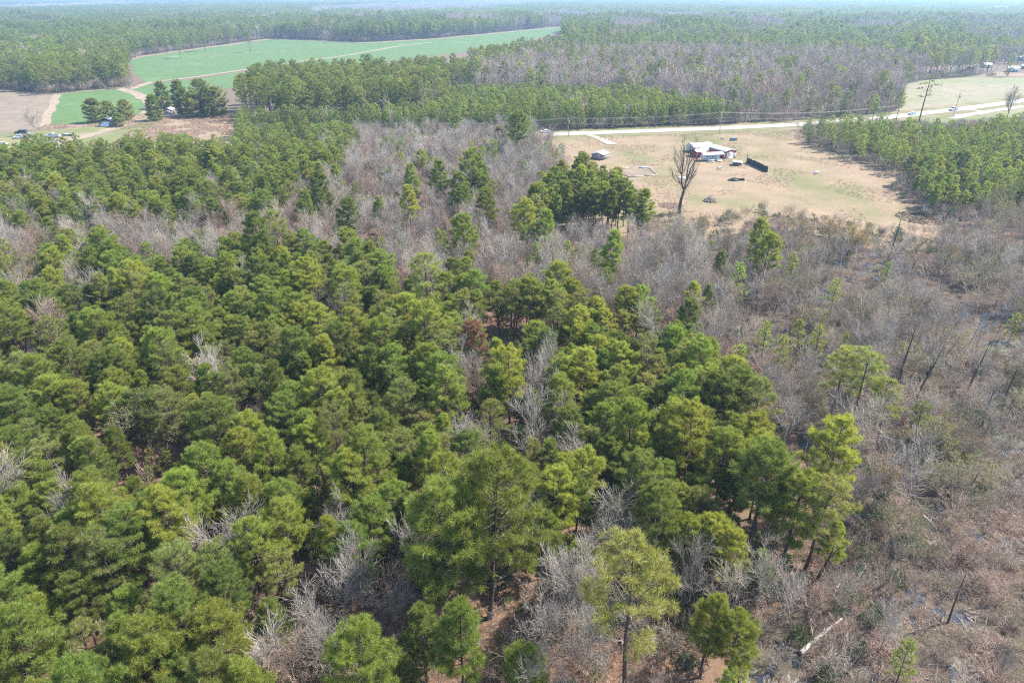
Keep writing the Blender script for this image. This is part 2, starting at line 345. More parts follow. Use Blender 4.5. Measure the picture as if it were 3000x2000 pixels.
def add_tufts(mb, g, c, d, blades, length, width, spread=0.8, m=0, updroop=0.1):
    """each tuft: needle sprays fanning round direction d from centre c"""
    N = len(c); c = np.repeat(c, blades, 0); d = np.repeat(d, blades, 0); K_ = N*blades
    r = g.normal(size=(K_, 3)); r /= np.linalg.norm(r, axis=1, keepdims=True)
    dd = d*(1-spread*0.5)+r*spread; dd[:, 2] += updroop; dd /= np.linalg.norm(dd, axis=1, keepdims=True)
    s = g.normal(size=(K_, 3)); s = np.cross(dd, s); s /= np.linalg.norm(s, axis=1, keepdims=True)
    L = length*g.uniform(0.6, 1.25, (K_, 1)); W = width*g.uniform(0.6, 1.3, (K_, 1))
    a = c + dd*L*0.08 - s*W*0.5; b = c + dd*L*0.35 + s*W*0.5; t = c + dd*L
    v = np.stack([a, b, t], 1).reshape(-1, 3)
    tuft_tone = np.repeat(np.clip(g.normal(0.5, 0.17, N), 0, 1), blades)
    mb.tris(v, np.arange(K_*3).reshape(-1, 3), m, np.clip(tuft_tone+g.normal(0, 0.16, K_), 0, 1))
def pine(seed, H, cb, R, nb, lats, blades, blen, bw, shape='round', trunk_n=7, m_leaf=0, m_bark=1, lean=0.02, whorl_gap=0.0):
    """returns (trunk MB, crown MB)"""
    g = np.random.default_rng(seed); tr = MB(); cr = MB()
    zs = np.linspace(0, H*0.97, 9); wob = np.cumsum(g.normal(0, lean*H/9*2, (9, 2)), 0); wob[0] = 0
    axis = np.column_stack([wob, zs])
    rad = 0.0125*H*(1-zs/H)**0.75+0.02
    rad[0] *= 1.25
    tr.tube([tuple(p) for p in axis], list(rad), trunk_n)
    def ax(z): return np.array([np.interp(z, zs, axis[:, 0]), np.interp(z, zs, axis[:, 1]), z])
    segs = []; tc = []; td = []
    az = g.uniform(0, 6.28)
    lop = g.uniform(0, 6.28); lopa = g.uniform(0.0, 0.22)
    for i in range(nb):
        t = (i+0.5)/nb; t = min(0.995, max(0, t+g.uniform(-0.03, 0.03)))
        z = cb + (H*0.985-cb)*t
        if shape == 'round': prof = (math.sin(PI*min(1, (t*0.86+0.14)))**0.62)*(1.0-0.25*t) + 0.10
        elif shape == 'cone': prof = (1-t)**0.52*0.92*min(1, 0.6+t*1.6)+0.12
        else: prof = (0.55+0.6*math.sin(PI*t))*(1-t*0.35)
        az += 2.4+g.uniform(-0.5, 0.5)
        L = R*prof*g.uniform(0.68, 1.12)*(1+lopa*math.cos(az-lop))
        el = (-0.10+0.75*t) + g.uniform(-0.18, 0.18)
        b0 = ax(z); d = np.array([math.cos(az)*math.cos(el), math.sin(az)*math.cos(el), math.sin(el)])
        n = 4; pts = [b0]; dd = d.copy()
        for k in range(n):
            dd = dd + np.array([g.normal(0, 0.12), g.normal(0, 0.12), 0.09+g.normal(0, 0.07)]); dd /= np.linalg.norm(dd)
            pts.append(pts[-1]+dd*L/n)
        br = 0.006*H*(0.35+0.65*(1-t))*max(0.5, L/R)
        for k in range(n): segs.append((pts[k], pts[k+1], br*(1-k/n)+0.012, br*(1-(k+1)/n)+0.010))
        nl = max(2, int(lats*(0.5+0.6*L/R)))
        for j in range(nl):
            s = g.uniform(0.30, 1.0)**0.8; q = s*n; k = min(n-1, int(q)); p = pts[k]+(pts[k+1]-pts[k])*(q-k)
            fw = pts[k+1]-pts[k]; fw /= np.linalg.norm(fw)
            sd = np.cross(fw, [0, 0, 1.0]); sd /= max(1e-6, np.linalg.norm(sd))
            sg = 1 if g.random() < 0.5 else -1; a = g.uniform(0.4, 1.15)
            ld = fw*math.cos(a)+sd*sg*math.sin(a)+np.array([0, 0, g.uniform(-0.08, 0.5)]); ld /= np.linalg.norm(ld)
            ll = (0.10+0.32*(1.1-s))*L*g.uniform(0.6, 1.2)
            e = p+ld*ll; segs.append((p, e, 0.014, 0.008))
            tc.append(e); td.append(ld)
            if ll > 0.5: tc.append(p+ld*ll*g.uniform(0.45, 0.75)+g.normal(0, 0.08, 3)); td.append(ld)
        tc.append(pts[-1]); td.append(dd)
    tc.append(ax(H*0.97)); td.append(np.array([0, 0, 1.0]))
    tc.append(ax(H)); td.append(np.array([0, 0, 1.0]))
    if shape == 'round':     # a few dead stubs below the crown
        for k in range(5):
            z = cb*g.uniform(0.55, 0.98); a = g.uniform(0, 6.28); p = ax(z)
            segs.append((p, p+np.array([math.cos(a), math.sin(a), 0.15])*g.uniform(0.4, 1.2), 0.03, 0.012))
    add_segs(cr, [s[0] for s in segs], [s[1] for s in segs], [s[2] for s in segs], [s[3] for s in segs], 3, m_bark)
    tc = np.array(tc); td = np.array(td)
    add_tufts(cr, g, tc, td, blades, blen, bw, 0.85, m_leaf)
    return tr, cr
def grow(g, segs, p, d, L, r, lvl, kids, n_by, twist, up, tips, first=0.25):
    n = n_by[lvl]; pts = [p]; dd = d
    for k in range(n):
        dd = dd+g.normal(0, twist, 3)+np.array([0, 0, up]); dd /= np.linalg.norm(dd); pts.append(pts[-1]+dd*L/n)
        segs.append((pts[-2], pts[-1], r*(1-0.75*k/n), r*(1-0.75*(k+1)/n)))
    if lvl >= len(kids): tips.append((pts[-1], dd)); return
    for j in range(kids[lvl]):
        s = first+(1-first)*(j+g.uniform(0, 1))/kids[lvl]; s = min(s, 0.99); q = s*n; k = min(n-1, int(q)); c = pts[k]+(pts[k+1]-pts[k])*(q-k)
        fw = pts[k+1]-pts[k]; fw /= np.linalg.norm(fw); x = g.normal(size=3); x = x-fw*np.dot(x, fw); x /= np.linalg.norm(x)
        a = g.uniform(0.34, 0.80); cd = fw*math.cos(a)+x*math.sin(a); cd[2] += 0.08; cd /= np.linalg.norm(cd)
        grow(g, segs, c, cd, L*g.uniform(0.42, 0.68)*(1.15-0.4*s), r*(1-0.7*s)*0.62+0.004, lvl+1, kids, n_by, twist*1.15, up, tips, 0.2)
def bare(seed, H, kids=(9, 6, 5), n_by=(6, 4, 3, 2), r=None, stems=1, twist=0.10, up=0.10, rmin=0.016, tuft=None, fork=0.0, first=0.25, twig=0.017):
    g = np.random.default_rng(seed); segs = []; tips = []
    r = r or 0.012*H
    for k in range(stems):
        if stems > 1: a = g.uniform(0, 6.28); el = g.uniform(0.15, 0.7); d = np.array([math.cos(a)*math.sin(el), math.sin(a)*math.sin(el), math.cos(el)]); p = np.array([math.cos(a), math.sin(a), 0])*0.25
        else: d = np.array([g.normal(0, 0.04), g.normal(0, 0.04), 1.0]); p = np.zeros(3)
        h = H*g.uniform(0.75, 1.0) if stems > 1 else H*0.9
        grow(g, segs, p, d/np.linalg.norm(d), h, r*(0.6 if stems > 1 else 1), 0, kids, n_by, twist, up, tips, first)
    P0 = np.array([s[0] for s in segs]); P1 = np.array([s[1] for s in segs]); R0 = np.array([s[2] for s in segs]); R1 = np.array([s[3] for s in segs])
    R0 = np.maximum(R0, twig); R1 = np.maximum(R1, twig*0.7)
    z0 = P0[:, 2].min();
    big = R0 > 0.05*max(0.6, H/14)
    tr = MB(); cr = MB()
    if stems > 1: big[:] = False
    if big.any(): add_segs(tr, P0[big], P1[big], R0[big], R1[big], 6, 0)
    sm = ~big; add_segs(cr, P0[sm], P1[sm], R0[sm], R1[sm], 3, 0)
    if tuft:
        tp = np.array([t[0] for t in tips]); tdv = np.array([t[1] for t in tips]); add_tufts(cr, g, tp, tdv, tuft[0], tuft[1], tuft[2], 1.0, 1)
    return tr, cr
def join(name, tr, cr, mats):
    """one mesh of trunk and crown for the instanced part of a wood"""
    mb = MB()
    for src, mm in ((tr, lambda a: np.full_like(a, mats[1])), (cr, lambda a: a)):
        off = mb.n
        for v in src.v: mb.v.append(v)
        for q, m, t in zip(src.q, src.qm, src.qt): mb.q.append(q+off); mb.qm.append(mm(m)); mb.qt.append(t)
        for q, m, t in zip(src.t, src.tm, src.tt): mb.t.append(q+off); mb.tm.append(mm(m)); mb.tt.append(t)
        mb.n += src.n
    return mb

# near / far variants. each entry: dict(H, tr mesh, cr mesh, whole object for scattering, words)
NEED = ['needle_yellow', 'needle_mid', 'needle_deep', 'needle_olive']
TONEW = {'needle_yellow': 'yellow-green', 'needle_mid': 'mid-green', 'needle_deep': 'deep green', 'needle_olive': 'olive-green', 'needle_young': 'fresh green'}
def proto(kind, seed, H, tr, cr, leaf, bark, words, R):
    mats = [M[leaf], M[bark]]
    d = dict(kind=kind, H=H, R=R, words=words)
    d['cr'] = cr.mesh(kind+'_crown', mats)
    d['tr'] = tr.mesh(kind+'_trunk', [M[bark]]) if tr.v else None
    whole = join(kind, tr, cr, (0, 1))
    d['whole'] = bpy.data.objects.new(kind+'_source', whole.mesh(kind+'_tree', mats))
    return d
PINE = []; PINE_LO = []
spec = [(1, 17, 6.0, 4.2, 'needle_mid', 'round', 'broad round-crowned'), (2, 18, 7.5, 4.0, 'needle_yellow', 'round', 'full-crowned'),
        (3, 16, 6.0, 3.7, 'needle_deep', 'cone', 'pointed'), (4, 19, 8.5, 4.4, 'needle_yellow', 'round', 'tall spreading'),
        (5, 15, 5.0, 3.4, 'needle_mid', 'cone', 'compact'), (6, 17, 8.0, 3.9, 'needle_olive', 'open', 'open-crowned'),
        (7, 18, 7.0, 4.6, 'needle_mid', 'round', 'wide-spreading'), (8, 16.5, 6.5, 3.6, 'needle_yellow', 'cone', 'narrow-topped'),
        (9, 17.5, 8.0, 4.1, 'needle_deep', 'round', 'dark-crowned'), (10, 16, 7.0, 3.6, 'needle_olive', 'round', 'thin-crowned')]
for s, H, cb, R, leaf, shp, w in spec:
    dens = 0.62 if w.startswith(('thin', 'open')) else 1.0
    tr, cr = pine(s, H, cb, R, int(58*dens+6), int(17*dens)+2, 22, 0.60, 0.042, shp)
    PINE.append(proto('pine_tree', s, H, tr, cr, leaf, 'pine_bark', (w, TONEW[leaf]), R))
    tr, cr = pine(s+50, H, cb, R, 30, 6, 7, 0.95, 0.20, shp, 4)
    PINE_LO.append(proto('pine_tree', s, H, tr, cr, {'needle_yellow': 'needle_mid', 'needle_mid': 'needle_deep'}.get(leaf, leaf), 'pine_bark', (w, TONEW[{'needle_yellow': 'needle_mid', 'needle_mid': 'needle_deep'}.get(leaf, leaf)]), R))
TALL = []
for s, H, cb, R, leaf in [(21, 20, 9, 3.7, 'needle_deep'), (22, 19, 7, 3.9, 'needle_mid'), (23, 21, 10, 3.6, 'needle_deep'), (24, 18.5, 8, 3.8, 'needle_olive')]:
    tr, cr = pine(s, H, cb, R, 34, 8, 9, 0.80, 0.14, 'round', 5)
    TALL.append(proto('pine_tree', s, H, tr, cr, leaf, 'pine_bark', ('tall', TONEW[leaf]), R))
YOUNG = []
for s, H, cb, R, leaf, w in [(31, 9, 1.0, 2.3, 'needle_young', 'bushy'), (32, 10, 1.5, 2.5, 'needle_mid', 'bright'), (33, 8.5, 0.8, 2.2, 'needle_young', 'slim'), (34, 9.5, 1.8, 2.4, 'needle_deep', 'dark'), (35, 10.5, 2.5, 2.5, 'needle_mid', 'lanky')]:
    tr, cr = pine(s, H, cb, R, 30, 7, 8, 0.62, 0.13, 'cone', 5)
    YOUNG.append(proto('young_pine_tree', s, H, tr, cr, leaf, 'pine_bark', (w, TONEW[leaf]), R))
BARE = []
for s, H, bk, w in [(41, 12, 'pale_bark', 'pale grey'), (42, 11, 'grey_bark', 'grey'), (43, 13, 'pale_bark', 'whitish'), (44, 10, 'rose_bark', 'rosy brown'), (45, 12, 'rose_bark', 'pinkish grey'), (46, 11, 'grey_bark', 'slender grey'), (47, 13, 'pale_bark', 'silvery')]:
    tr, cr = bare(s, H, (13, 9, 7), twist=0.12, twig=0.015 if bk != 'pale_bark' else 0.018, r=0.009*H)
    BARE.append(proto('bare_tree', s, H, tr, cr, bk, bk, (w, 'leafless'), 3.5))
BARE_LO = []
for s, H, bk in [(51, 12, 'grey_bark'), (52, 13, 'rose_bark'), (53, 11, 'pale_bark'), (54, 13, 'grey_bark')]:
    tr, cr = bare(s, H, (9, 6, 3), (4, 3, 2, 1), twist=0.12, twig=0.045)
    BARE_LO.append(proto('bare_tree', s, H, tr, cr, bk, bk, ('grey', 'leafless'), 3.5))
SHRUB = []
for s, H, bk, tf, leaf, w in [(61, 5, 'grey_bark', None, 'bud', 'grey twiggy'), (62, 6, 'rose_bark', (2, 0.20, 0.05), 'bud', 'brown faintly budding'), (63, 5.5, 'grey_bark', (3, 0.22, 0.06), 'bud', 'pale green budding'), (64, 4, 'grey_bark', None, 'bud', 'low grey'), (65, 5, 'rose_bark', (2, 0.16, 0.05), 'bud_red', 'reddish budding'), (66, 4.5, 'pale_bark', None, 'bud', 'pale twiggy'), (67, 5, 'grey_bark', (4, 0.22, 0.06), 'bud', 'yellow-green budding'), (68, 4.5, 'grey_bark', (6, 0.20, 0.07), 'needle_olive', 'olive leafy')]:
    tr, cr = bare(s, H, (7, 5, 4), (4, 3, 2, 1), r=0.06, stems=6, twist=0.14, up=0.04, tuft=tf, twig=0.016)
    # slot 0 is the wood in bare trees, slot 1 the leaves
    d = dict(kind='swamp_shrub', H=H, R=2.4, words=(w, ''))
    d['cr'] = cr.mesh('swamp_shrub_crown', [M[bk], M[leaf]]); d['tr'] = None
    d['whole'] = bpy.data.objects.new('swamp_shrub_source', d['cr']); SHRUB.append(d)

def scatter(name, protos, x, y, z, rz, sc, idx, label=None, cat=None):
    """one object of kind stuff that carries many copies of the source plants"""
    c = bpy.data.collections.new(name+'_sources')
    for i, p in enumerate(protos):
        o = bpy.data.objects.new('%s_source_%s' % (name, 'abcdefghijklmnopqrstuvwxyz'[i]), p['whole'].data if isinstance(p, dict) else p); c.objects.link(o)
    me = bpy.data.meshes.new(name); n = len(x); me.vertices.add(n)
    co = np.column_stack([x, y, z]).astype(np.float32); me.vertices.foreach_set('co', co.ravel())
    a = me.attributes.new('idx', 'INT', 'POINT'); a.data.foreach_set('value', np.asarray(idx, np.int32))
    a = me.attributes.new('rot', 'FLOAT_VECTOR', 'POINT'); a.data.foreach_set('vector', np.column_stack([rng.normal(0, .03, n), rng.normal(0, .03, n), rz]).astype(np.float32).ravel())
    a = me.attributes.new('scl', 'FLOAT_VECTOR', 'POINT'); s_ = np.asarray(sc); w_ = s_*rng.uniform(0.88, 1.12, n)
    a.data.foreach_set('vector', np.column_stack([w_, w_, s_]).astype(np.float32).ravel())
    o = bpy.data.objects.new(name, me); COL.objects.link(o); o['kind'] = 'stuff'
    if label: o['label'] = label
    if cat: o['category'] = cat
    nt = bpy.data.node_groups.new(name+'_scatter', 'GeometryNodeTree')
    nt.interface.new_socket('Geometry', in_out='INPUT', socket_type='NodeSocketGeometry'); nt.interface.new_socket('Geometry', in_out='OUTPUT', socket_type='NodeSocketGeometry')
    gi = nt.nodes.new('NodeGroupInput'); go = nt.nodes.new('NodeGroupOutput'); ip = nt.nodes.new('GeometryNodeInstanceOnPoints')
    ci = nt.nodes.new('GeometryNodeCollectionInfo'); ci.inputs['Collection'].default_value = c; ci.inputs['Separate Children'].default_value = True; ci.inputs['Reset Children'].default_value = True
    def attr(nm, t): q = nt.nodes.new('GeometryNodeInputNamedAttribute'); q.data_type = t; q.inputs[0].default_value = nm; return q.outputs[0]
    nt.links.new(gi.outputs[0], ip.inputs['Points']); nt.links.new(ci.outputs[0], ip.inputs['Instance']); ip.inputs['Pick Instance'].default_value = True
    nt.links.new(attr('idx', 'INT'), ip.inputs['Instance Index']); nt.links.new(attr('rot', 'FLOAT_VECTOR'), ip.inputs['Rotation']); nt.links.new(attr('scl', 'FLOAT_VECTOR'), ip.inputs['Scale'])
    nt.links.new(ip.outputs[0], go.inputs[0])
    md = o.modifiers.new('scatter', 'NODES'); md.node_group = nt; return o

# ------------------------------------------------------------------ the ground, fields, road
def spaced(lo, hi, near_lo, near_hi, step):
    a = list(np.arange(near_lo, near_hi+0.01, step)); s = step
    while a[-1] < hi: s *= 1.25; a.append(a[-1]+s)
    s = step
    while a[0] > lo: s *= 1.25; a.insert(0, a[0]-s)
    return np.array(a)
gx = np.clip(spaced(-9600, 9600, -120, 160, 8.0), -9600, 9600); gy = np.clip(spaced(-50, 11600, 20, 300, 8.0), -50, 11600)
X, Y = np.meshgrid(gx, gy); mb = MB(); nx = len(gx); ny = len(gy)
q = [(j*nx+i, j*nx+i+1, (j+1)*nx+i+1, (j+1)*nx+i) for j in range(ny-1) for i in range(nx-1)]
mb.quads(np.column_stack([X.ravel(), Y.ravel(), np.zeros(X.size)]), q)
o = mb.obj('ground', M['ground']); o['kind'] = 'structure'

CLEAR = [(1210, 322), (1310, 313), (1560, 306), (1812, 297), (1828, 318), (1861, 335), (1905, 349), (1957, 367), (2015, 390), (2067, 409), (2078, 440), (2105, 480), (2150, 515), (2165, 560), (2080, 580), (1960, 560), (1870, 540), (1740, 520), (1640, 560), (1480, 570), (1340, 520), (1300, 400), (1240, 345)]
F_BIG = [(296, 140), (330, 128), (460, 111), (620, 89), (840, 98), (1010, 88), (1200, 70), (1290, 61), (1300, 70), (1180, 105), (1000, 128), (820, 150), (590, 157), (420, 181), (335, 190), (310, 170)]
F_TRI = [(345, 192), (430, 184), (600, 160), (900, 148), (900, 175), (560, 200), (420, 215), (345, 232), (300, 206)]
F_PLOT = [(128, 218), (200, 210), (268, 205), (300, 212), (335, 240), (322, 262), (240, 283), (100, 287)]
F_BROWN = [(-500, 198), (-100, 200), (30, 212), (130, 219), (98, 290), (60, 303), (-100, 320), (-500, 345)]
F_YARD = [(-500, 330), (-100, 316), (70, 302), (200, 292), (330, 262), (380, 270), (330, 300), (260, 330), (150, 352), (-100, 365), (-500, 380)]
F_BRUSH = [(100, 287), (240, 283), (330, 262), (420, 262), (535, 262), (545, 300), (560, 330), (380, 345), (260, 330), (300, 298), (200, 291), (90, 300)]
F_RIGHT = [(2075, 192), (2140, 183), (2240, 176), (2352, 178), (2700, 182), (2700, 200), (2352, 226), (2100, 262), (2050, 268), (2075, 230)]
F_LAWN = [(2240, 176), (2290, 165), (2352, 168), (2700, 165), (2700, 181), (2352, 177)]
F_FAR = [(1130, 22), (1200, 20), (1205, 24), (1130, 26)]
F_FAR2 = [(2130, 24), (2300, 25), (2600, 26), (2600, 31), (2300, 31), (2130, 28)]
PC = {k: polyV(v) for k, v in dict(clear=CLEAR, big=F_BIG, tri=F_TRI, plot=F_PLOT, brown=F_BROWN, yard=F_YARD, brush=F_BRUSH, right=F_RIGHT, lawn=F_LAWN, far=F_FAR, far2=F_FAR2).items()}
def field(name, key, z, mat, jit=0.8): return sheet(name, PC[key], z, mat, jit, 5.0)
field('pasture', 'clear', 0.03, M['meadow'], 1.2)
field('wheat_field', 'big', 0.04, M['crop'], 1.0); field('wheat_strip', 'tri', 0.04, M['crop'], 1.0); field('wheat_plot', 'plot', 0.10, M['crop'], 0.5)
field('ploughed_field', 'brown', 0.04, M['brownfield'], 0.6); field('yard_grass_ground', 'yard', 0.07, M['yard'], 0.6); field('broomsedge_field', 'brush', 0.05, M['brush'], 1.0)
field('mown_field', 'right', 0.04, M['greyfield'], 0.5); field('house_lawn', 'lawn', 0.08, M['brush'], 1.0)
field('distant_field', 'far', 0.1, M['crop'], 4); field('distant_pale_field', 'far2', 0.1, M['yard'], 4)
# road
road_px = [(-1500, 462), (300, 432), (900, 417), (1220, 406.5), (1665, 392.5), (2100, 377), (2330, 366), (2560, 349), (2830, 318), (3000, 295), (3500, 215)]
road = [G(a, b) for a, b in road_px]
# straighten the run on the ground: keep the points as surveyed
ribbon('road_verge', road, 22.0, 0.055, M['verge'], 1.2)
ribbon('road', road, 7.6, 0.12, M['asphalt'], 0.05)
def offset_line(pts, off):
    out = []
    for i, p in enumerate(pts):
        d = (pts[min(i+1, len(pts)-1)]-pts[max(i-1, 0)]).normalized(); out.append(p+Vector((-d.y, d.x, 0))*off)
    return out
for k, off in enumerate((-3.3, 3.3)): ribbon('edge_line', offset_line(road, off), 0.15, 0.126, M['line_paint'])
ribbon('centre_line', road, 0.22, 0.126, plain('yellow_paint', (0.6, 0.45, 0.12), 0.7))
# tracks
ribbon('farm_track', [V(*p) for p in [(235, 203), (300, 206), (345, 189), (430, 180), (580, 158), (800, 127), (930, 104), (990, 98)]], 5.0, 0.09, M['track'], 0.5)
ribbon('bending_track', [V(*p) for p in [(270, 203), (310, 214), (345, 234), (352, 252), (325, 270), (290, 288), (230, 305), (150, 325), (40, 352)]], 7.0, 0.15, M['track'], 0.6)
ribbon('field_ditch', [V(*p) for p in [(395, 141), (450, 136), (500, 129), (470, 127), (560, 122), (690, 118)]], 3.0, 0.08, M['verge'], 0.8)
ribbon('field_margin', [V(*p) for p in [(300, 137), (330, 129), (460, 111.5), (620, 90), (840, 99), (1010, 89), (1200, 71), (1290, 62)]], 9.0, 0.07, M['brush'], 1.5)
ribbon('plot_margin', [V(*p) for p in [(98, 292), (118, 250), (132, 217), (200, 209), (270, 204)]], 4.0, 0.12, M['track'], 0.8)
ribbon('gravel_drive', [G(*p) for p in [(1725, 396), (1745, 402), (1768, 412), (1792, 424)]], 4.2, 0.14, M['gravel'], 0.6)
ribbon('side_road', [G(*p) for p in [(2800, 340), (2870, 332), (2900, 326), (3000, 312), (3300, 290)]], 5.0, 0.10, M['asphalt'], 0.2)
ribbon('drive_link', [G(*p) for p in [(2840, 322), (2880, 328), (2790, 348)]], 4.0, 0.13, M['gravel'], 0.2)
sheet('pale_verge_ground', [G(*p)[:2] for p in [(2560, 352), (2830, 322), (3000, 300), (3300, 270), (3300, 330), (3000, 340), (2800, 360), (2600, 372)]], 0.045, M['yard'], 0.5)

# marsh: hummocky mud with water in the hollows
MARSH = [(1480, 600), (1600, 560), (1760, 520), (1900, 545), (2060, 590), (2240, 590), (2400, 520), (2900, 480), (3000, 1750), (1560, 1750), (1700, 1480), (1900, 1330), (1880, 1150), (1830, 1000), (1760, 860), (1650, 760), (1500, 680)]
PM = polyV(MARSH)
sheet('swamp_water', PM, 0.10, M['water'])
x0, y0 = PM.min(0)-4; x1, y1 = PM.max(0)+4; st = 0.9
xs = np.arange(x0, min(x1, 230), st); ys = np.arange(y0, y1, st); X, Y = np.meshgrid(xs, ys); Z = 0.19+0.03*wave(X, Y, 9.0)+0.10*wave(X+77, Y-31, 3.1)+0.09*rng.normal(size=X.shape)
ins = inside(PM, X.ravel(), Y.ravel()).reshape(X.shape); Z = np.where(ins, Z, -0.3); ny, nx = X.shape
pxx, pyy, dd = proj(X, Y, 0*X)
Z = np.where((pxx/K > 2120) & (pyy/K > 720) & (pyy/K < 1060) & (wave(X, Y, 14.0) > -0.2), Z-0.12, Z)
Z = np.where((pxx/K > 1600) & (pxx/K < 1700) & (pyy/K < 700), Z+0.1, Z)
idx = np.arange(nx*ny).reshape(ny, nx)
keep = (ins[:-1, :-1] | ins[1:, 1:] | ins[:-1, 1:] | ins[1:, :-1]) & (np.abs(pxx[:-1, :-1]-1500) < 2300)
q = np.stack([idx[:-1, :-1], idx[:-1, 1:], idx[1:, 1:], idx[1:, :-1]], -1)[keep]
used = np.unique(q); remap = np.zeros(nx*ny, int); remap[used] = np.arange(len(used))
mb = MB(); mb.quads(np.column_stack([X.ravel(), Y.ravel(), Z.ravel()])[used], remap[q]); o = mb.obj('marsh_ground', M['mudbank']); o['kind'] = 'structure'
for k, (cx, cy, w, h) in enumerate([(2060*1, 660, 70, 12), (1790, 520, 60, 14)]): pass

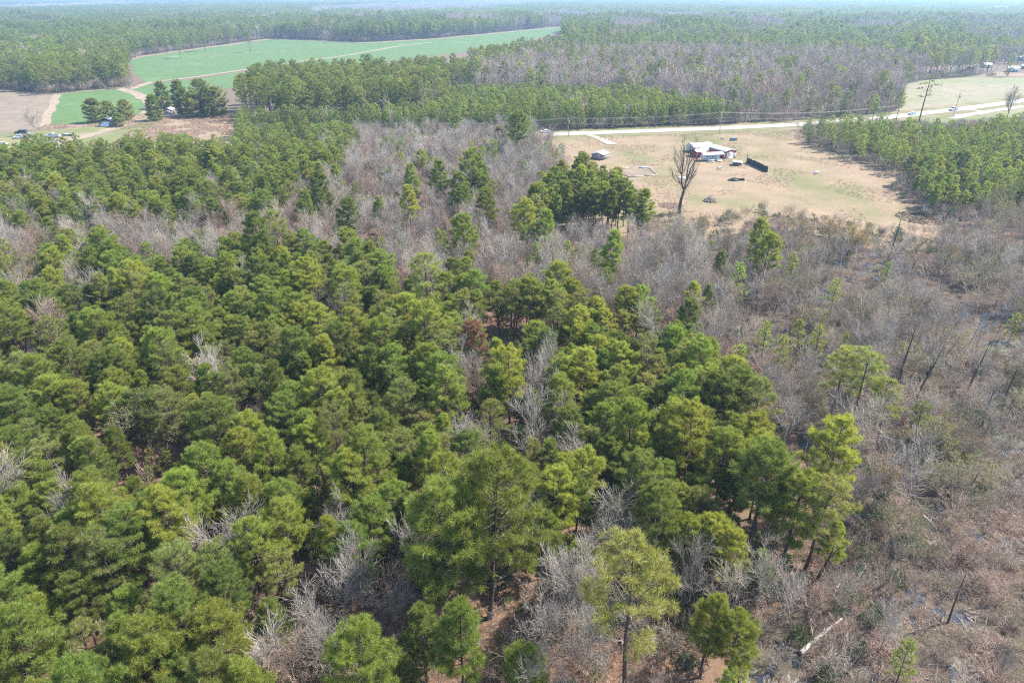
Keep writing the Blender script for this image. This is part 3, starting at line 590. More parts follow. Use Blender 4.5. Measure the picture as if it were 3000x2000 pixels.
# ------------------------------------------------------------------ where every plant stands
# (name, V polygon at crown height, crown height, spacing m, [(kind, weight, hmin, hmax)])
ZONES = [
 ('near_wood', [(-330, 600), (0, 592), (90, 560), (150, 515), (270, 555), (345, 625), (390, 590), (450, 550), (600, 535), (680, 560), (800, 555), (870, 570), (920, 625), (1050, 640), (1200, 632), (1290, 650), (1400, 690), (1480, 690), (1560, 720), (1660, 740), (1690, 800), (1760, 930), (1820, 1060), (1830, 1130), (1780, 1230), (1650, 1300), (1480, 1290), (1400, 1270), (1250, 1300), (1180, 1380), (1020, 1350), (900, 1250), (700, 1230), (620, 1290), (640, 1400), (600, 1500), (560, 1800), (-330, 1800)], 9.0, 3.2, [('PINE', 0.955, 0.44, 0.74), ('BARE', 0.045, 0.55, 0.8)]),
 ('left_mixed', [(-330, 333, 9), (0, 330, 9), (200, 320, 9), (350, 310, 9), (430, 312, 9), (535, 318, 9), (560, 344, 0), (700, 340, 0), (830, 337, 0), (780, 370), (720, 430), (640, 480), (480, 500), (330, 520), (200, 500), (0, 525), (-330, 530)], 6, 3.3, [('PINE', 0.58, 0.48, 0.68), ('YOUNG', 0.36, 0.8, 1.1), ('BARE', 0.06, 0.5, 0.68)]),
 ('bare_wood', [(-330, 540), (0, 525), (200, 500), (330, 520), (480, 500), (640, 480), (720, 430), (780, 370), (830, 337, 0), (950, 334, 0), (1100, 328, 0), (1230, 324, 0), (1300, 350, 0), (1335, 380), (1290, 440), (1190, 520), (1300, 545), (1450, 555), (1560, 545), (1680, 575), (1700, 640), (1690, 780), (1560, 745), (1480, 720), (1400, 720), (1290, 680), (1050, 665), (920, 650), (870, 600), (680, 585), (600, 570), (450, 580), (345, 650), (270, 585), (150, 550), (0, 620), (-330, 630)], 4, 3.2, [('BARE', 0.84, 0.36, 0.74), ('YOUNG', 0.11, 0.45, 1.0), ('PINE', 0.05, 0.4, 0.6)]),
 ('dark_clump', [(1205, 470), (1225, 395), (1270, 368), (1330, 350), (1400, 375), (1455, 410), (1488, 480), (1480, 540, 0), (1440, 545, 0), (1250, 540, 0)], 12.5, 3.0, [('TALL', 0.10, 0.58, 0.68), ('PINE', 0.78, 0.64, 0.84), ('YOUNG', 0.12, 0.7, 1.1)]),
 ('right_young', [(1832, 281, 8), (1950, 272, 8), (2060, 276, 8), (2200, 284, 8), (2352, 270, 8), (2800, 262, 8), (2800, 500, 0), (2352, 500, 0), (2240, 505, 0), (2140, 492, 0), (2060, 440, 0), (2066, 409, 0), (2015, 390, 0), (1957, 367, 0), (1905, 349, 0), (1861, 335, 0), (1828, 318, 0)], 0, 3.7, [('YOUNG', 0.50, 0.7, 1.1), ('PINE', 0.36, 0.42, 0.60), ('SHRUB', 0.14, 0.7, 1.1)]),
 ('swamp', [(1560, 560), (1680, 575), (1750, 540), (1850, 560), (2000, 590), (2150, 585), (2170, 530), (2200, 512), (2352, 470), (2800, 450), (2800, 900), (2352, 860), (2150, 820), (2000, 900), (1960, 1060), (1900, 1180), (1850, 1120), (1830, 1030), (1760, 900), (1690, 770), (1680, 640)], 2.5, 2.6, [('SHRUB', 0.62, 0.4, 0.9), ('BARE', 0.38, 0.30, 0.6)]),
 ('marsh_thicket', [(1960, 1060), (2000, 900), (2150, 820), (2352, 860), (2800, 900), (2800, 1300), (2352, 1100), (2150, 1300), (2050, 1450), (1900, 1560), (1850, 1700), (1780, 1700), (1700, 1450), (1720, 1330), (1850, 1300), (1920, 1200)], 2, 3.5, [('SHRUB', 0.80, 0.35, 0.8), ('BARE', 0.20, 0.28, 0.5)]),
 ('low_middle', [(1180, 1400), (1260, 1300), (1400, 1280), (1600, 1320), (1720, 1320), (1720, 1450), (1800, 1750), (1150, 1750)], 4, 3.2, [('BARE', 0.36, 0.35, 0.6), ('SHRUB', 0.56, 0.45, 0.85), ('PINE', 0.08, 0.3, 0.6)]),
 ('low_left', [(640, 1270), (700, 1250), (900, 1270), (990, 1380), (980, 1750), (560, 1750), (620, 1480)], 4, 3.4, [('BARE', 0.42, 0.4, 0.62), ('SHRUB', 0.42, 0.5, 0.8), ('PINE', 0.16, 0.35, 0.65)]),
 ('reed_scrub', [(2352, 1080), (2800, 1250), (2900, 1750), (1850, 1750), (1920, 1500), (2150, 1280)], 1, 3.4, [('SHRUB', 0.9, 0.20, 0.55), ('BARE', 0.1, 0.25, 0.4)]),
 ('plantation', [(535, 250, 9), (560, 332, 0), (900, 322, 0), (1200, 311, 0), (1500, 300, 0), (1650, 294, 0), (1700, 235, 9), (1500, 205, 9), (1040, 196, 9), (1000, 235, 9), (800, 252, 9), (650, 255, 9)], 0, 3.6, [('YOUNG', 0.97, 0.92, 1.18), ('BARE', 0.03, 0.6, 0.9)]),
 ('roadside', [(1650, 294, 0), (1700, 235, 9), (1850, 200, 12), (2085, 200, 12), (2085, 262, 0), (1960, 278, 0), (1830, 289, 0)], 0, 4.4, [('BARE', 0.66, 0.65, 1.0), ('YOUNG', 0.24, 0.9, 1.2), ('TALL', 0.10, 0.6, 0.75)]),
 ('tall_stand', [(515, 175, 20), (560, 155, 20), (620, 140, 20), (800, 133, 20), (1000, 124, 20), (1095, 128, 20), (1100, 198, 9), (1040, 196, 9), (1000, 240, 9), (800, 256, 9), (650, 262, 9), (540, 268, 0)], 0, 5.6, [('TALL', 0.9, 0.9, 1.05), ('BARE', 0.1, 0.9, 1.1)]),
 ('ruin_grove', [(345, 208, 14), (420, 195, 14), (520, 180, 15), (535, 262, 0), (440, 262, 0), (380, 262, 0), (345, 262, 0)], 0, 7.5, [('PINELO', 0.6, 0.7, 0.95), ('BARE', 0.4, 0.7, 1.0)]),
 ('hardwood', [(1095, 128, 20), (1200, 112, 18), (1400, 95, 18), (1700, 92, 18), (2080, 105, 18), (2110, 165, 12), (2085, 200, 12), (1850, 200, 12), (1700, 235, 9), (1500, 205, 9), (1100, 198, 9)], 0, 5.6, [('BARELO', 0.86, 0.85, 1.25), ('TALL', 0.14, 0.75, 1.0)]),
 ('back_pines', [(1075, 100, 20), (1240, 80, 20), (1300, 72, 20), (1530, 64, 20), (1800, 64, 20), (2060, 72, 20), (2080, 105, 18), (1700, 92, 18), (1400, 95, 18), (1200, 112, 18), (1095, 128, 20)], 0, 7.5, [('TALL', 0.80, 0.8, 1.0), ('BARELO', 0.20, 1.0, 1.2)]),
 ('right_edge', [(2090, 105, 20), (2190, 98, 20), (2300, 110, 16), (2330, 160, 6), (2270, 181, 0), (2150, 184, 0), (2085, 194, 0)], 0, 7.5, [('TALL', 0.5, 0.85, 1.1), ('BARELO', 0.5, 1.1, 1.3)]),
 ('left_mass', [(-400, 100, 18), (0, 103, 18), (100, 100, 18), (215, 120, 18), (290, 128, 16), (300, 160, 6), (290, 196, 0), (247, 201, 0), (180, 206, 0), (117, 213, 0), (60, 208, 0), (0, 200, 0), (-400, 190, 0)], 0, 5.2, [('PINELO', 0.40, 0.9, 1.1), ('YOUNG', 0.54, 1.3, 1.9), ('BARELO', 0.06, 1.0, 1.2)]),
]
T = []          # (kind, x, y, scale, variant, zone)
NV = dict(PINE=len(PINE), PINELO=len(PINE_LO), TALL=len(TALL), YOUNG=len(YOUNG), BARE=len(BARE), BARELO=len(BARE_LO), SHRUB=len(SHRUB))
HAND = []
def hk(x, y, kind, zc, H, var):
    f = {'PINE': (1.08 if y < 850 else 0.84), 'BARE': 0.66, 'YOUNG': 0.9}.get(kind, 1.0); f = 1.0 if (x, y) in ((1430, 1560), (1300, 1600), (1860, 1760)) else f; HAND.append((x, y, kind, zc*f, H*f, var))
# single trees set where the photograph shows them: px of the crown, its height, tree height, variant
for a in [(1430, 1560, 'PINE', 11, 19, 6), (1300, 1600, 'PINE', 11, 17, 0), (1860, 1760, 'PINE', 12, 18, 5), (1075, 1930, 'PINE', 11, 15, 1), (1350, 1880, 'PINE', 9, 14, 4), (1240, 1860, 'PINE', 7, 11, 2),
          (2080, 1830, 'PINE', 8, 12, 7), (2160, 1850, 'PINE', 8, 11, 1), (2230, 1400, 'PINE', 13, 18, 8), (2330, 1480, 'PINE', 10, 15, 6), (2440, 1330, 'PINE', 12, 17, 1), (2400, 1500, 'PINE', 10, 15, 9),
          (2470, 1080, 'PINE', 11, 15, 9), (2540, 1095, 'PINE', 12, 16, 5), (2610, 1170, 'PINE', 9, 12, 9), (2700, 1215, 'PINE', 6, 8, 5), (2455, 1590, 'PINE', 6, 9, 7), (2215, 1670, 'PINE', 5, 8, 4),
          (2445, 860, 'YOUNG', 5, 8, 4), (2290, 1030, 'YOUNG', 5, 8, 1), (2345, 985, 'YOUNG', 6, 9, 4), (2400, 985, 'YOUNG', 6, 8, 1), (2468, 1005, 'YOUNG', 4, 6, 1), (2240, 985, 'YOUNG', 5, 8, 4), (2165, 1060, 'YOUNG', 7, 10, 4), (2975, 950, 'YOUNG', 4, 6, 1),
          (2650, 1930, 'YOUNG', 4, 6, 4), (2170, 1975, 'YOUNG', 4, 6, 4), (2120, 2010, 'YOUNG', 5, 7, 1),
          (938, 570, 'PINE', 10, 15, 2), (905, 612, 'PINE', 8, 12, 4), (1022, 640, 'PINE', 8, 12, 8), (1112, 618, 'PINE', 7, 10, 4), (1200, 595, 'PINE', 9, 13, 7), (1278, 520, 'PINE', 10, 14, 2), (1205, 530, 'PINE', 9, 13, 4), (1375, 500, 'PINE', 12, 17, 0), (1355, 560, 'PINE', 10, 14, 2), (1350, 600, 'PINE', 8, 12, 8),
          (1365, 680, 'PINE', 9, 13, 1), (1435, 612, 'PINE', 9, 13, 8), (1415, 530, 'PINE', 9, 13, 4), (815, 685, 'PINE', 11, 15, 9), (755, 690, 'PINE', 12, 16, 2), (895, 505, 'PINE', 9, 12, 4), (985, 520, 'PINE', 8, 11, 4), (1248, 800, 'PINE', 11, 14, 9), (1500, 870, 'PINE', 11, 15, 5),
          (1800, 725, 'PINE', 9, 12, 4), (2215, 700, 'PINE', 9, 13, 7), (2238, 745, 'PINE', 8, 12, 1), (2036, 705, 'YOUNG', 5, 7, 3), (2325, 780, 'YOUNG', 5, 8, 4), (2600, 795, 'YOUNG', 4, 6, 1), (1530, 640, 'PINE', 9, 13, 3), (1600, 660, 'PINE', 9, 12, 4), (1560, 700, 'YOUNG', 7, 10, 0),
          (1515, 385, 'PINE', 11, 17, 8), (1490, 420, 'YOUNG', 7, 11, 1), (1420, 430, 'YOUNG', 6, 9, 1), (1210, 415, 'YOUNG', 5, 8, 1),
          (520, 128, 'TALL', 13, 20, 1), (562, 110, 'TALL', 12, 19, 2), (595, 112, 'PINELO', 13, 22, 6), (480, 120, 'TALL', 12, 19, 0), (450, 122, 'TALL', 12, 19, 3), (727, 108, 'TALL', 15, 19, 2),
          (360, 195, 'PINELO', 11, 18, 2), (300, 190, 'PINELO', 12, 19, 8), (270, 190, 'PINELO', 10, 18, 2), (2720, 130, 'TALL', 14, 22, 0), (2750, 120, 'TALL', 14, 21, 2), (2850, 160, 'TALL', 15, 21, 1), (2710, 180, 'PINELO', 10, 18, 8), (2770, 175, 'PINELO', 11, 18, 2), (2690, 160, 'PINELO', 11, 18, 8), (2805, 185, 'PINELO', 9, 17, 2), (2910, 90, 'TALL', 14, 21, 1), (2940, 120, 'TALL', 12, 20, 3),
          (702, 1610, 'BARE', 7, 12, 2), (960, 1770, 'BARE', 7, 12, 6), (1045, 1720, 'BARE', 7, 12, 0), (920, 1850, 'BARE', 6, 10, 2), (1010, 1890, 'BARE', 6, 11, 6), (1210, 1640, 'BARE', 7, 12, 2), (1560, 1490, 'BARE', 8, 13, 6), (1530, 1530, 'BARE', 8, 12, 0), (1790, 1540, 'BARE', 8, 13, 2), (1760, 1600, 'BARE', 7, 12, 6),
          (1650, 1760, 'BARE', 8, 14, 2), (1600, 1730, 'BARE', 8, 13, 6), (1720, 1740, 'BARE', 8, 13, 0), (1680, 1830, 'BARE', 6, 12, 2), (1740, 1860, 'BARE', 6, 11, 6), (1600, 1870, 'BARE', 6, 11, 0), (770, 1960, 'BARE', 6, 11, 2), (870, 1990, 'BARE', 5, 11, 4), (620, 1100, 'BARE', 10, 14, 0), (155, 950, 'BARE', 10, 14, 4), (970, 915, 'BARE', 10, 13, 6), (920, 940, 'BARE', 9, 13, 1), (215, 1530, 'BARE', 9, 13, 0),
          (1565, 1290, 'BARE', 8, 14, 2), (1430, 1310, 'BARE', 8, 13, 6), (1365, 1110, 'BARE', 9, 14, 0), (1550, 1110, 'BARE', 9, 14, 6), (1920, 980, 'BARE', 11, 15, 2), (1690, 1380, 'BARE', 7, 12, 0), (2340, 1110, 'BARE', 8, 13, 2), (2300, 1180, 'BARE', 7, 12, 6), (2310, 1250, 'BARE', 6, 11, 0), (2540, 1260, 'BARE', 9, 14, 1), (2580, 1380, 'BARE', 8, 13, 6), (2230, 1720, 'BARE', 6, 11, 0), (2340, 1790, 'BARE', 5, 9, 6), (2130, 1760, 'BARE', 6, 10, 1), (2030, 1720, 'BARE', 6, 11, 2), (2470, 1760, 'BARE', 4, 8, 1), (2250, 1110, 'BARE', 7, 11, 4), (2520, 1450, 'BARE', 5, 9, 0),
          (1080, 410, 'BARE', 9, 15, 2), (1180, 440, 'BARE', 9, 15, 6), (1370, 420, 'BARE', 9, 16, 2), (960, 440, 'BARE', 9, 14, 0), (1330, 450, 'BARE', 8, 14, 6), (1620, 420, 'BARE', 7, 13, 4), (1560, 440, 'BARE', 7, 12, 2), (690, 545, 'BARE', 8, 12, 6), (640, 560, 'BARE', 7, 11, 2)]: hk(*a)
occ = {}
def free(x, y, d):
    cx, cy = int(x//4), int(y//4)
    for i in range(-1, 2):
        for j in range(-1, 2):
            for (a, b, e) in occ.get((cx+i, cy+j), ()):
                if (a-x)**2+(b-y)**2 < ((d+e)*0.5)**2: return False
    return True
def take(x, y, d): occ.setdefault((int(x//4), int(y//4)), []).append((x, y, d))
SETS = dict(PINE=PINE, PINELO=PINE_LO, TALL=TALL, YOUNG=YOUNG, BARE=BARE, BARELO=BARE_LO, SHRUB=SHRUB)
for (px, py, kind, zc, H, var) in HAND:
    p = G(px, py, zc); v = var % NV[kind]; T.append((kind, p.x, p.y, H/SETS[kind][v]['H'], v, 'hand')); take(p.x, p.y, 3.2)
road_arr = [(p.x, p.y) for p in road]
def road_dist(x, y):
    best = np.full(np.shape(x), 1e9)
    for (ax_, ay_), (bx_, by_) in zip(road_arr[:-1], road_arr[1:]):
        dx, dy = bx_-ax_, by_-ay_; L2 = dx*dx+dy*dy; t = np.clip(((x-ax_)*dx+(y-ay_)*dy)/L2, 0, 1)
        best = np.minimum(best, np.hypot(x-ax_-t*dx, y-ay_-t*dy))
    return best
OPEN = ['clear', 'big', 'tri', 'plot', 'brown', 'yard', 'brush', 'right', 'lawn', 'far', 'far2']
def in_open(x, y):
    r = road_dist(x, y) < 9.5
    for k in OPEN: r |= inside(PC[k], x, y)
    return r
def cand(poly, s, z=0):
    P = polyV(poly, z); x0, y0 = P.min(0); x1, y1 = P.max(0)
    X, Y = np.meshgrid(np.arange(x0, x1, s), np.arange(y0, y1, s)); X = X.ravel(); Y = Y.ravel()
    X = X+rng.uniform(-0.42, 0.42, X.size)*s + 0.5*s*((Y/s).astype(int) % 2); Y = Y+rng.uniform(-0.42, 0.42, Y.size)*s
    k = inside(P, X, Y); return X[k], Y[k]
zone_polys = []
for name, poly, zc, s, mixl in ZONES:
    x, y = cand(poly, s, zc); zone_polys.append((polyV(poly, zc), polyV(poly, 0)))
    k = ~in_open(x, y) if name not in ('dark_clump',) else np.ones(len(x), bool)
    x, y = x[k], y[k]; ws = np.array([m[1] for m in mixl]); ws = ws/ws.sum()
    pk = rng.choice(len(mixl), len(x), p=ws); gapn = wave(x, y, 16.0)
    for i in range(len(x)):
        kind, _, lo, hi = mixl[pk[i]]; dv = rnd.choice([4, 2, 7, 8]) if name == 'dark_clump' and kind == 'PINE' else None
        if kind in ('PINE',) and name == 'near_wood' and gapn[i] < -0.75: continue
        if name in ('swamp', 'marsh_thicket') and gapn[i] < (-0.25 if y[i] < 175 else -0.6): continue
        if not free(x[i], y[i], s*0.62): continue
        take(x[i], y[i], s*0.62)
        sc = rnd.uniform(lo, hi)
        if name == 'near_wood' and kind == 'PINE' and rnd.random() < 0.10: sc *= rnd.uniform(0.6, 0.8)
        T.append((kind, x[i], y[i], sc, rnd.randrange(NV[kind]) if dv is None else dv, name))
# the rest of the land: wood everywhere else out to 1500 m
s = 6.4; X, Y = np.meshgrid(np.arange(-1400, 1400, s), np.arange(330, 1500, s)); X = X.ravel()+rng.uniform(-.45, .45, X.size)*s; Y = Y.ravel()+rng.uniform(-.45, .45, Y.size)*s
px, py, dp = proj(X, Y, 10+0*X)
k = (px > -350) & (px < 3350) & (py < 300)
X, Y, px, py = X[k], Y[k], px[k], py[k]
k = ~in_open(X, Y)
for pa, pb in zone_polys: k &= ~inside(pa, X, Y) & ~((Y < 520) & inside(pb, X, Y))
vx, vy = px/K, py/K
EXC = polyV([(296, 140), (330, 128), (460, 111), (620, 89), (840, 98), (1010, 88), (1200, 70), (1290, 61), (1310, 340), (296, 340)]); k &= ~inside(EXC, X, Y)
k &= ~((vx > 300) & (vx < 545) & (vy > 185)) & ~((vy > 120) & (vx > 2080)) & ~((vx < 330) & (vy > 190))
X, Y, vx, vy = X[k], Y[k], vx[k], vy[k]
pine_n = wave(X*0.8, Y*0.35, 60.0) + 0.35*wave(X, Y, 15.0)+0.25*rng.normal(size=X.size)
is_p = (pine_n > 0.0) | ((vx < 700) & (vy > 45) & (pine_n > -0.9)) | ((vx > 600) & (vx < 1300) & (vy > 55) & (pine_n > -0.7)) | ((vx > 1300) & (vy > 40) & (pine_n > 0.05))
yng = (vx < 700) & (vy > 45); hst = 1+0.22*wave(X*0.7, Y*0.4, 45.0)
for i in range(len(X)):
    kind = ('PINELO' if (yng[i] or rnd.random() < 0.35) else 'TALL') if is_p[i] else 'BARELO'
    T.append((kind, X[i], Y[i], (rnd.uniform(0.78, 1.1) if is_p[i] else rnd.uniform(0.8, 1.25))*hst[i], rnd.randrange(NV[kind]), 'far'))
print('plants', len(T))

# ------------------------------------------------------------------ individuals and the masses behind them
LAND = [('the red garage', 2140, 440), ('the big dead tree', 1990, 560), ('the dark screen fence', 2220, 480), ('the brush pile', 2081, 585), ('the white bare tree', 702, 1610),
        ('the fallen silver log', 2400, 1860), ('the swamp pool', 2430, 730), ('the yellow catkin bushes', 2480, 700), ('the white pickup', 150, 398), ('the green wheat plot', 280, 310),
        ('the gravel drive', 1760, 410), ('the tan broomsedge field', 540, 360), ('the biggest bottom pine', 1430, 1560), ('the bottom middle thicket', 1660, 1800),
        ('the pasture corner', 2700, 640), ('the dark pine clump', 1740, 560), ('the pasture snag', 2640, 740), ('the algae-covered pool', 2900, 1130), ('the reed marsh', 2850, 1700),
        ('the pale budding tree', 410, 1290), ('the rust-coloured pine', 1395, 1015), ('the round white-twigged tree', 155, 950), ('the fan-shaped bare tree', 620, 1100), ('the bare-wood tongue', 1700, 980), ('the ragged lone pine', 2710, 290), ('the twin marsh pines', 2505, 1085), ('the pine straw gap', 1530, 1190)]
ZW = dict(near_wood='in the near pine wood', left_mixed='in the mixed wood behind the bare strip', bare_wood='in the leafless strip', dark_clump='in the dark clump beside the pasture', right_young='in the young wood right of the pasture', swamp='in the grey swamp thicket', marsh_thicket='in the marsh edge thicket', low_middle='in the bottom thicket', low_left='in the lower gap', plantation='in the plantation across the road', roadside='on the far roadside', tall_stand='in the tall stand', ruin_grove='in the farm grove', hardwood='in the far hardwood', left_mass='at the left farm wood', hand='', back_pines='', right_edge='', far='')
used_labels = {}
def where(px, py):
    best = sorted((math.hypot((px-a), (py-b)*1.25), w, a, b) for w, a, b in LAND)[:1][0]
    d, w, a, b = best; dx, dy = px-a, py-b
    far = 'close ' if d < 110 else ('a little ' if d < 230 else ('well ' if d < 420 else 'far '))
    if abs(dx) > 1.6*abs(dy): r = 'right of' if dx > 0 else 'left of'
    elif abs(dy) > 1.6*abs(dx): r = 'in front of' if dy > 0 else 'behind'
    else: r = ('front' if dy > 0 else 'back') + ('-right of' if dx > 0 else '-left of')
    return far+r+' '+w
HW = [(0.8, 'low'), (0.92, 'shortish'), (1.02, ''), (1.1, 'tall'), (9, 'towering')]
ORD = ['nearest', 'second nearest', 'third nearest', 'fourth nearest', 'fifth nearest', 'sixth nearest', 'seventh nearest', 'eighth nearest', 'ninth nearest', 'tenth nearest']
def label_all(name, L):
    nm = dict(pine_tree='pine', young_pine_tree='young pine', bare_tree='tree', swamp_shrub='shrub')[name]; B = {}
    med = sorted(t[3] for t in L)[len(L)//2]
    for i, t in enumerate(L):
        P = SETS[t[0]][t[4]]; px, py, d = proj(t[1], t[2], P['H']*t[3]*0.7); r_ = t[3]/med
        hw = 'small' if r_ < 0.8 else ('shortish' if r_ < 0.93 else ('' if r_ < 1.08 else ('tall' if r_ < 1.3 else 'big')))
        w0 = P['words'][0].replace('tall spreading', 'spreading').replace('tall', 'long-trunked')
        B.setdefault(' '.join(('%s %s %s %s %s' % (hw, w0, P['words'][1], nm, where(px, py))).split()), []).append((-py, px, i))
    out = [None]*len(L)
    for b, m in B.items():
        m.sort()
        for k, (_, _, i) in enumerate(m): out[i] = b if len(m) == 1 else (ORD[k] if k < len(ORD) else 'farthest')+' '+b
    return out
def place_individual(name, cat, group, P, x, y, sc, lab):
    r = thing(name, ' '.join(lab.split()[:16]), cat, (x, y, 0), rnd.uniform(0, 6.28), group, (sc*rnd.uniform(0.92, 1.08),)*2+(sc,))
    r.rotation_euler = (rnd.gauss(0, 0.03), rnd.gauss(0, 0.03), r.rotation_euler[2])
    for part, me in (('trunk', P['tr']), ('crown', P['cr'])):
        if me is None: continue
        o = bpy.data.objects.new(part, me); COL.objects.link(o); o.parent = r
    return r
FAM = [('pine_tree', 'pine', 'pines of the woods', ('PINE', 'PINELO', 'TALL'), 300, 'pine_woods', 'mass of pines filling the woods out to the haze'),
       ('young_pine_tree', 'young pine', 'young pines', ('YOUNG',), 290, 'young_pine_plantation', 'dense young pines behind the nearest rows'),
       ('bare_tree', 'bare tree', 'leafless trees', ('BARE', 'BARELO'), 300, 'leafless_woods', 'mass of leafless grey trees filling the strips and far woods'),
       ('swamp_shrub', 'shrub', 'swamp shrubs', ('SHRUB',), 240, 'swamp_thicket', 'twiggy grey thicket of the swamp')]
for name, cat, group, kinds, nmax, mass, mlabel in FAM:
    L = [t for t in T if t[0] in kinds]
    sc_ = []
    for t in L:
        P = SETS[t[0]][t[4]]; px, py, d = proj(t[1], t[2], P['H']*t[3]*0.8); ok = -20 < px < 3020 and -20 < py < 1985
        sz = P['H']*t[3]/d*(1.0 if ok else 0.0)
        if t[5] == 'hand' and ok: sz += 10
        sc_.append(sz)
    order = np.argsort(-np.array(sc_)); ind = [L[i] for i in order[:nmax]]; rest = [L[i] for i in order[nmax:]]
    # spread the individuals of bare and young trees over what shows
    for t, lb in zip(ind, label_all(name, ind)): place_individual(name, cat, group, SETS[t[0]][t[4]], t[1], t[2], t[3], lb)
    protos = []; off = {}
    for k in kinds: off[k] = len(protos); protos += SETS[k]
    if name == 'pine_tree':   # beyond 260 m the lighter variants are enough
        rest = [(('PINELO' if (t[0] == 'PINE' and t[2] > 230) else t[0]),)+tuple(t[1:]) for t in rest]
    if name == 'bare_tree':
        rest = [(('BARELO' if (t[0] == 'BARE' and t[2] > 300) else t[0]),)+tuple(t[1:4])+((t[4] % len(BARE_LO)) if (t[0] == 'BARE' and t[2] > 300) else t[4],)+tuple(t[5:]) for t in rest]
    A = np.array([(t[1], t[2], t[3], off[t[0]]+t[4]) for t in rest])
    scatter(mass, protos, A[:, 0], A[:, 1], np.zeros(len(A)), rng.uniform(0, 6.28, len(A)), A[:, 2], A[:, 3].astype(int), mlabel)
    print(name, len(ind), len(rest))

# far woods: patches of trees from 1500 m to the skyline
def patch(seed, kindset, n=26, size=46.0):
    g = np.random.default_rng(seed); mb = MB(); leafm = 0
    for i in range(n):
        x, y = g.uniform(-size/2, size/2, 2); pinek = g.random() < kindset; H = g.uniform(13, 20) if pinek else g.uniform(10, 14)
        m = 60; c = g.normal(size=(m, 3)); c /= np.linalg.norm(c, axis=1, keepdims=True); c *= g.uniform(0.55, 1, (m, 1))
        c = c*np.array([4.4, 4.4, H*0.34])+np.array([x, y, H*0.66]); d = c-np.array([x, y, H*0.5]); d /= np.linalg.norm(d, axis=1, keepdims=True)
        add_tufts(mb, g, c, d, 3, 2.0, 0.95 if pinek else 0.4, 0.8, 0 if pinek else 1)
        if pinek is False or True: add_segs(mb, [[x, y, 0]], [[x, y, H*0.7]], [0.25], [0.12], 3, 2)
    return mb.mesh('forest_patch', [M['needle_deep'], M['grey_bark'], M['pine_bark']])
PATCH = [patch(71, 1.0), patch(72, 0.92), patch(73, 0.5), patch(74, 0.08), patch(75, 0.0)]
s = 40.0; X, Y = np.meshgrid(np.arange(-9000, 9000, s), np.arange(1490, 10500, s)); X = X.ravel()+rng.uniform(-.35, .35, X.size)*s; Y = Y.ravel()+rng.uniform(-.35, .35, Y.size)*s
px, py, dp = proj(X, Y, 10+0*X); k = (px > -300) & (px < 3300) & ~inside(PC['far'], X, Y) & ~inside(PC['far2'], X, Y); X, Y = X[k], Y[k]
pn = wave(X*0.28, Y*0.10, 150.0)+0.35*wave(X, Y, 90.0)+0.15*rng.normal(size=X.size)
ix = np.where(pn > 0.50, 0, np.where(pn > 0.20, 1, np.where(pn > 0.0, 2, np.where(pn > -0.35, 3, 4))))
scatter('distant_forest', PATCH, X, Y, np.zeros(len(X)), rng.uniform(0, 6.28, len(X)), rng.uniform(0.85, 1.15, len(X)), ix, 'hazy forest patches running to the skyline')
print('patches', len(X))

# ------------------------------------------------------------------ ground cover
def blades_mesh(seed, n, h, w, spread, mat, rad=0.35):
    g = np.random.default_rng(seed); mb = MB(); a = g.uniform(0, 6.28, n); r = rad*np.sqrt(g.random(n)); c = np.column_stack([r*np.cos(a), r*np.sin(a), np.zeros(n)])
    el = g.uniform(0.1, spread, n); az = g.uniform(0, 6.28, n); d = np.column_stack([np.cos(az)*np.sin(el), np.sin(az)*np.sin(el), np.cos(el)])
    L = h*g.uniform(0.5, 1.2, (n, 1)); s_ = np.column_stack([-np.sin(az), np.cos(az), np.zeros(n)])*w
    mid = c+d*L*0.6; tip = mid+(d+np.column_stack([np.cos(az)*0.8, np.sin(az)*0.8, -0.5*np.ones(n)]))*L*0.35
    v = np.stack([c-s_, c+s_, mid+s_*0.8, mid-s_*0.8], 1).reshape(-1, 3); t = np.clip(g.normal(0.5, 0.25, n), 0, 1)
    mb.quads(v, np.arange(4*n).reshape(-1, 4), 0, t); v = np.stack([mid-s_*0.8, mid+s_*0.8, tip], 1).reshape(-1, 3); mb.tris(v, np.arange(3*n).reshape(-1, 3), 0, t)
    return mb.mesh('reed_clump', [mat])
REED = [blades_mesh(81+i, 62, (1.0, 0.8, 1.2, 0.6)[i], 0.0125, 1.25, M['reed'], 0.5) for i in range(4)]
def cover(name, poly, s, protos, sc, cut=None, label=None, z=0.0, excl=None, near=None, cs=9.0):
    x, y = cand(poly, s, 0); px, py, d = proj(x, y, 0*x); k = (px > -300) & (px < 3300) & (py < 2200)
    if cut is not None: k &= wave(x, y, cs) > cut
    if excl: k &= ~in_open(x, y)
    if near: k &= y < near
    x, y = x[k], y[k]
    print(name, len(x)); return scatter(name, protos, x, y, np.full(len(x), z), rng.uniform(0, 6.28, len(x)), rng.uniform(sc[0], sc[1], len(x))*(1+(0.38*wave(x+9, y, 5.0) if 'reed' in name else 0)), rng.integers(0, len(protos), len(x)), label)
cover('marsh_reeds', [(1960, 1000), (2100, 840), (2352, 800), (2800, 800), (3000, 1750), (1780, 1750), (1850, 1500), (2000, 1300), (2000, 1150)], 0.68, REED, (0.4, 1.1), -0.95, 'dry tan reeds covering the marsh', 0.1, cs=3.0)
cover('swamp_reeds', [(1650, 620), (1760, 530), (2060, 600), (2240, 600), (2700, 520), (2800, 800), (2352, 800), (2100, 840), (1960, 1000), (2000, 1200), (1880, 1240), (1800, 1000), (1700, 800)], 1.35, REED, (0.5, 1.1), -0.5, 'dry tan reeds between the swamp shrubs', 0.1)
GRASS = [blades_mesh(91+i, 16, 0.45, 0.03, 0.8, M['drygrass'], 0.5) for i in range(3)]
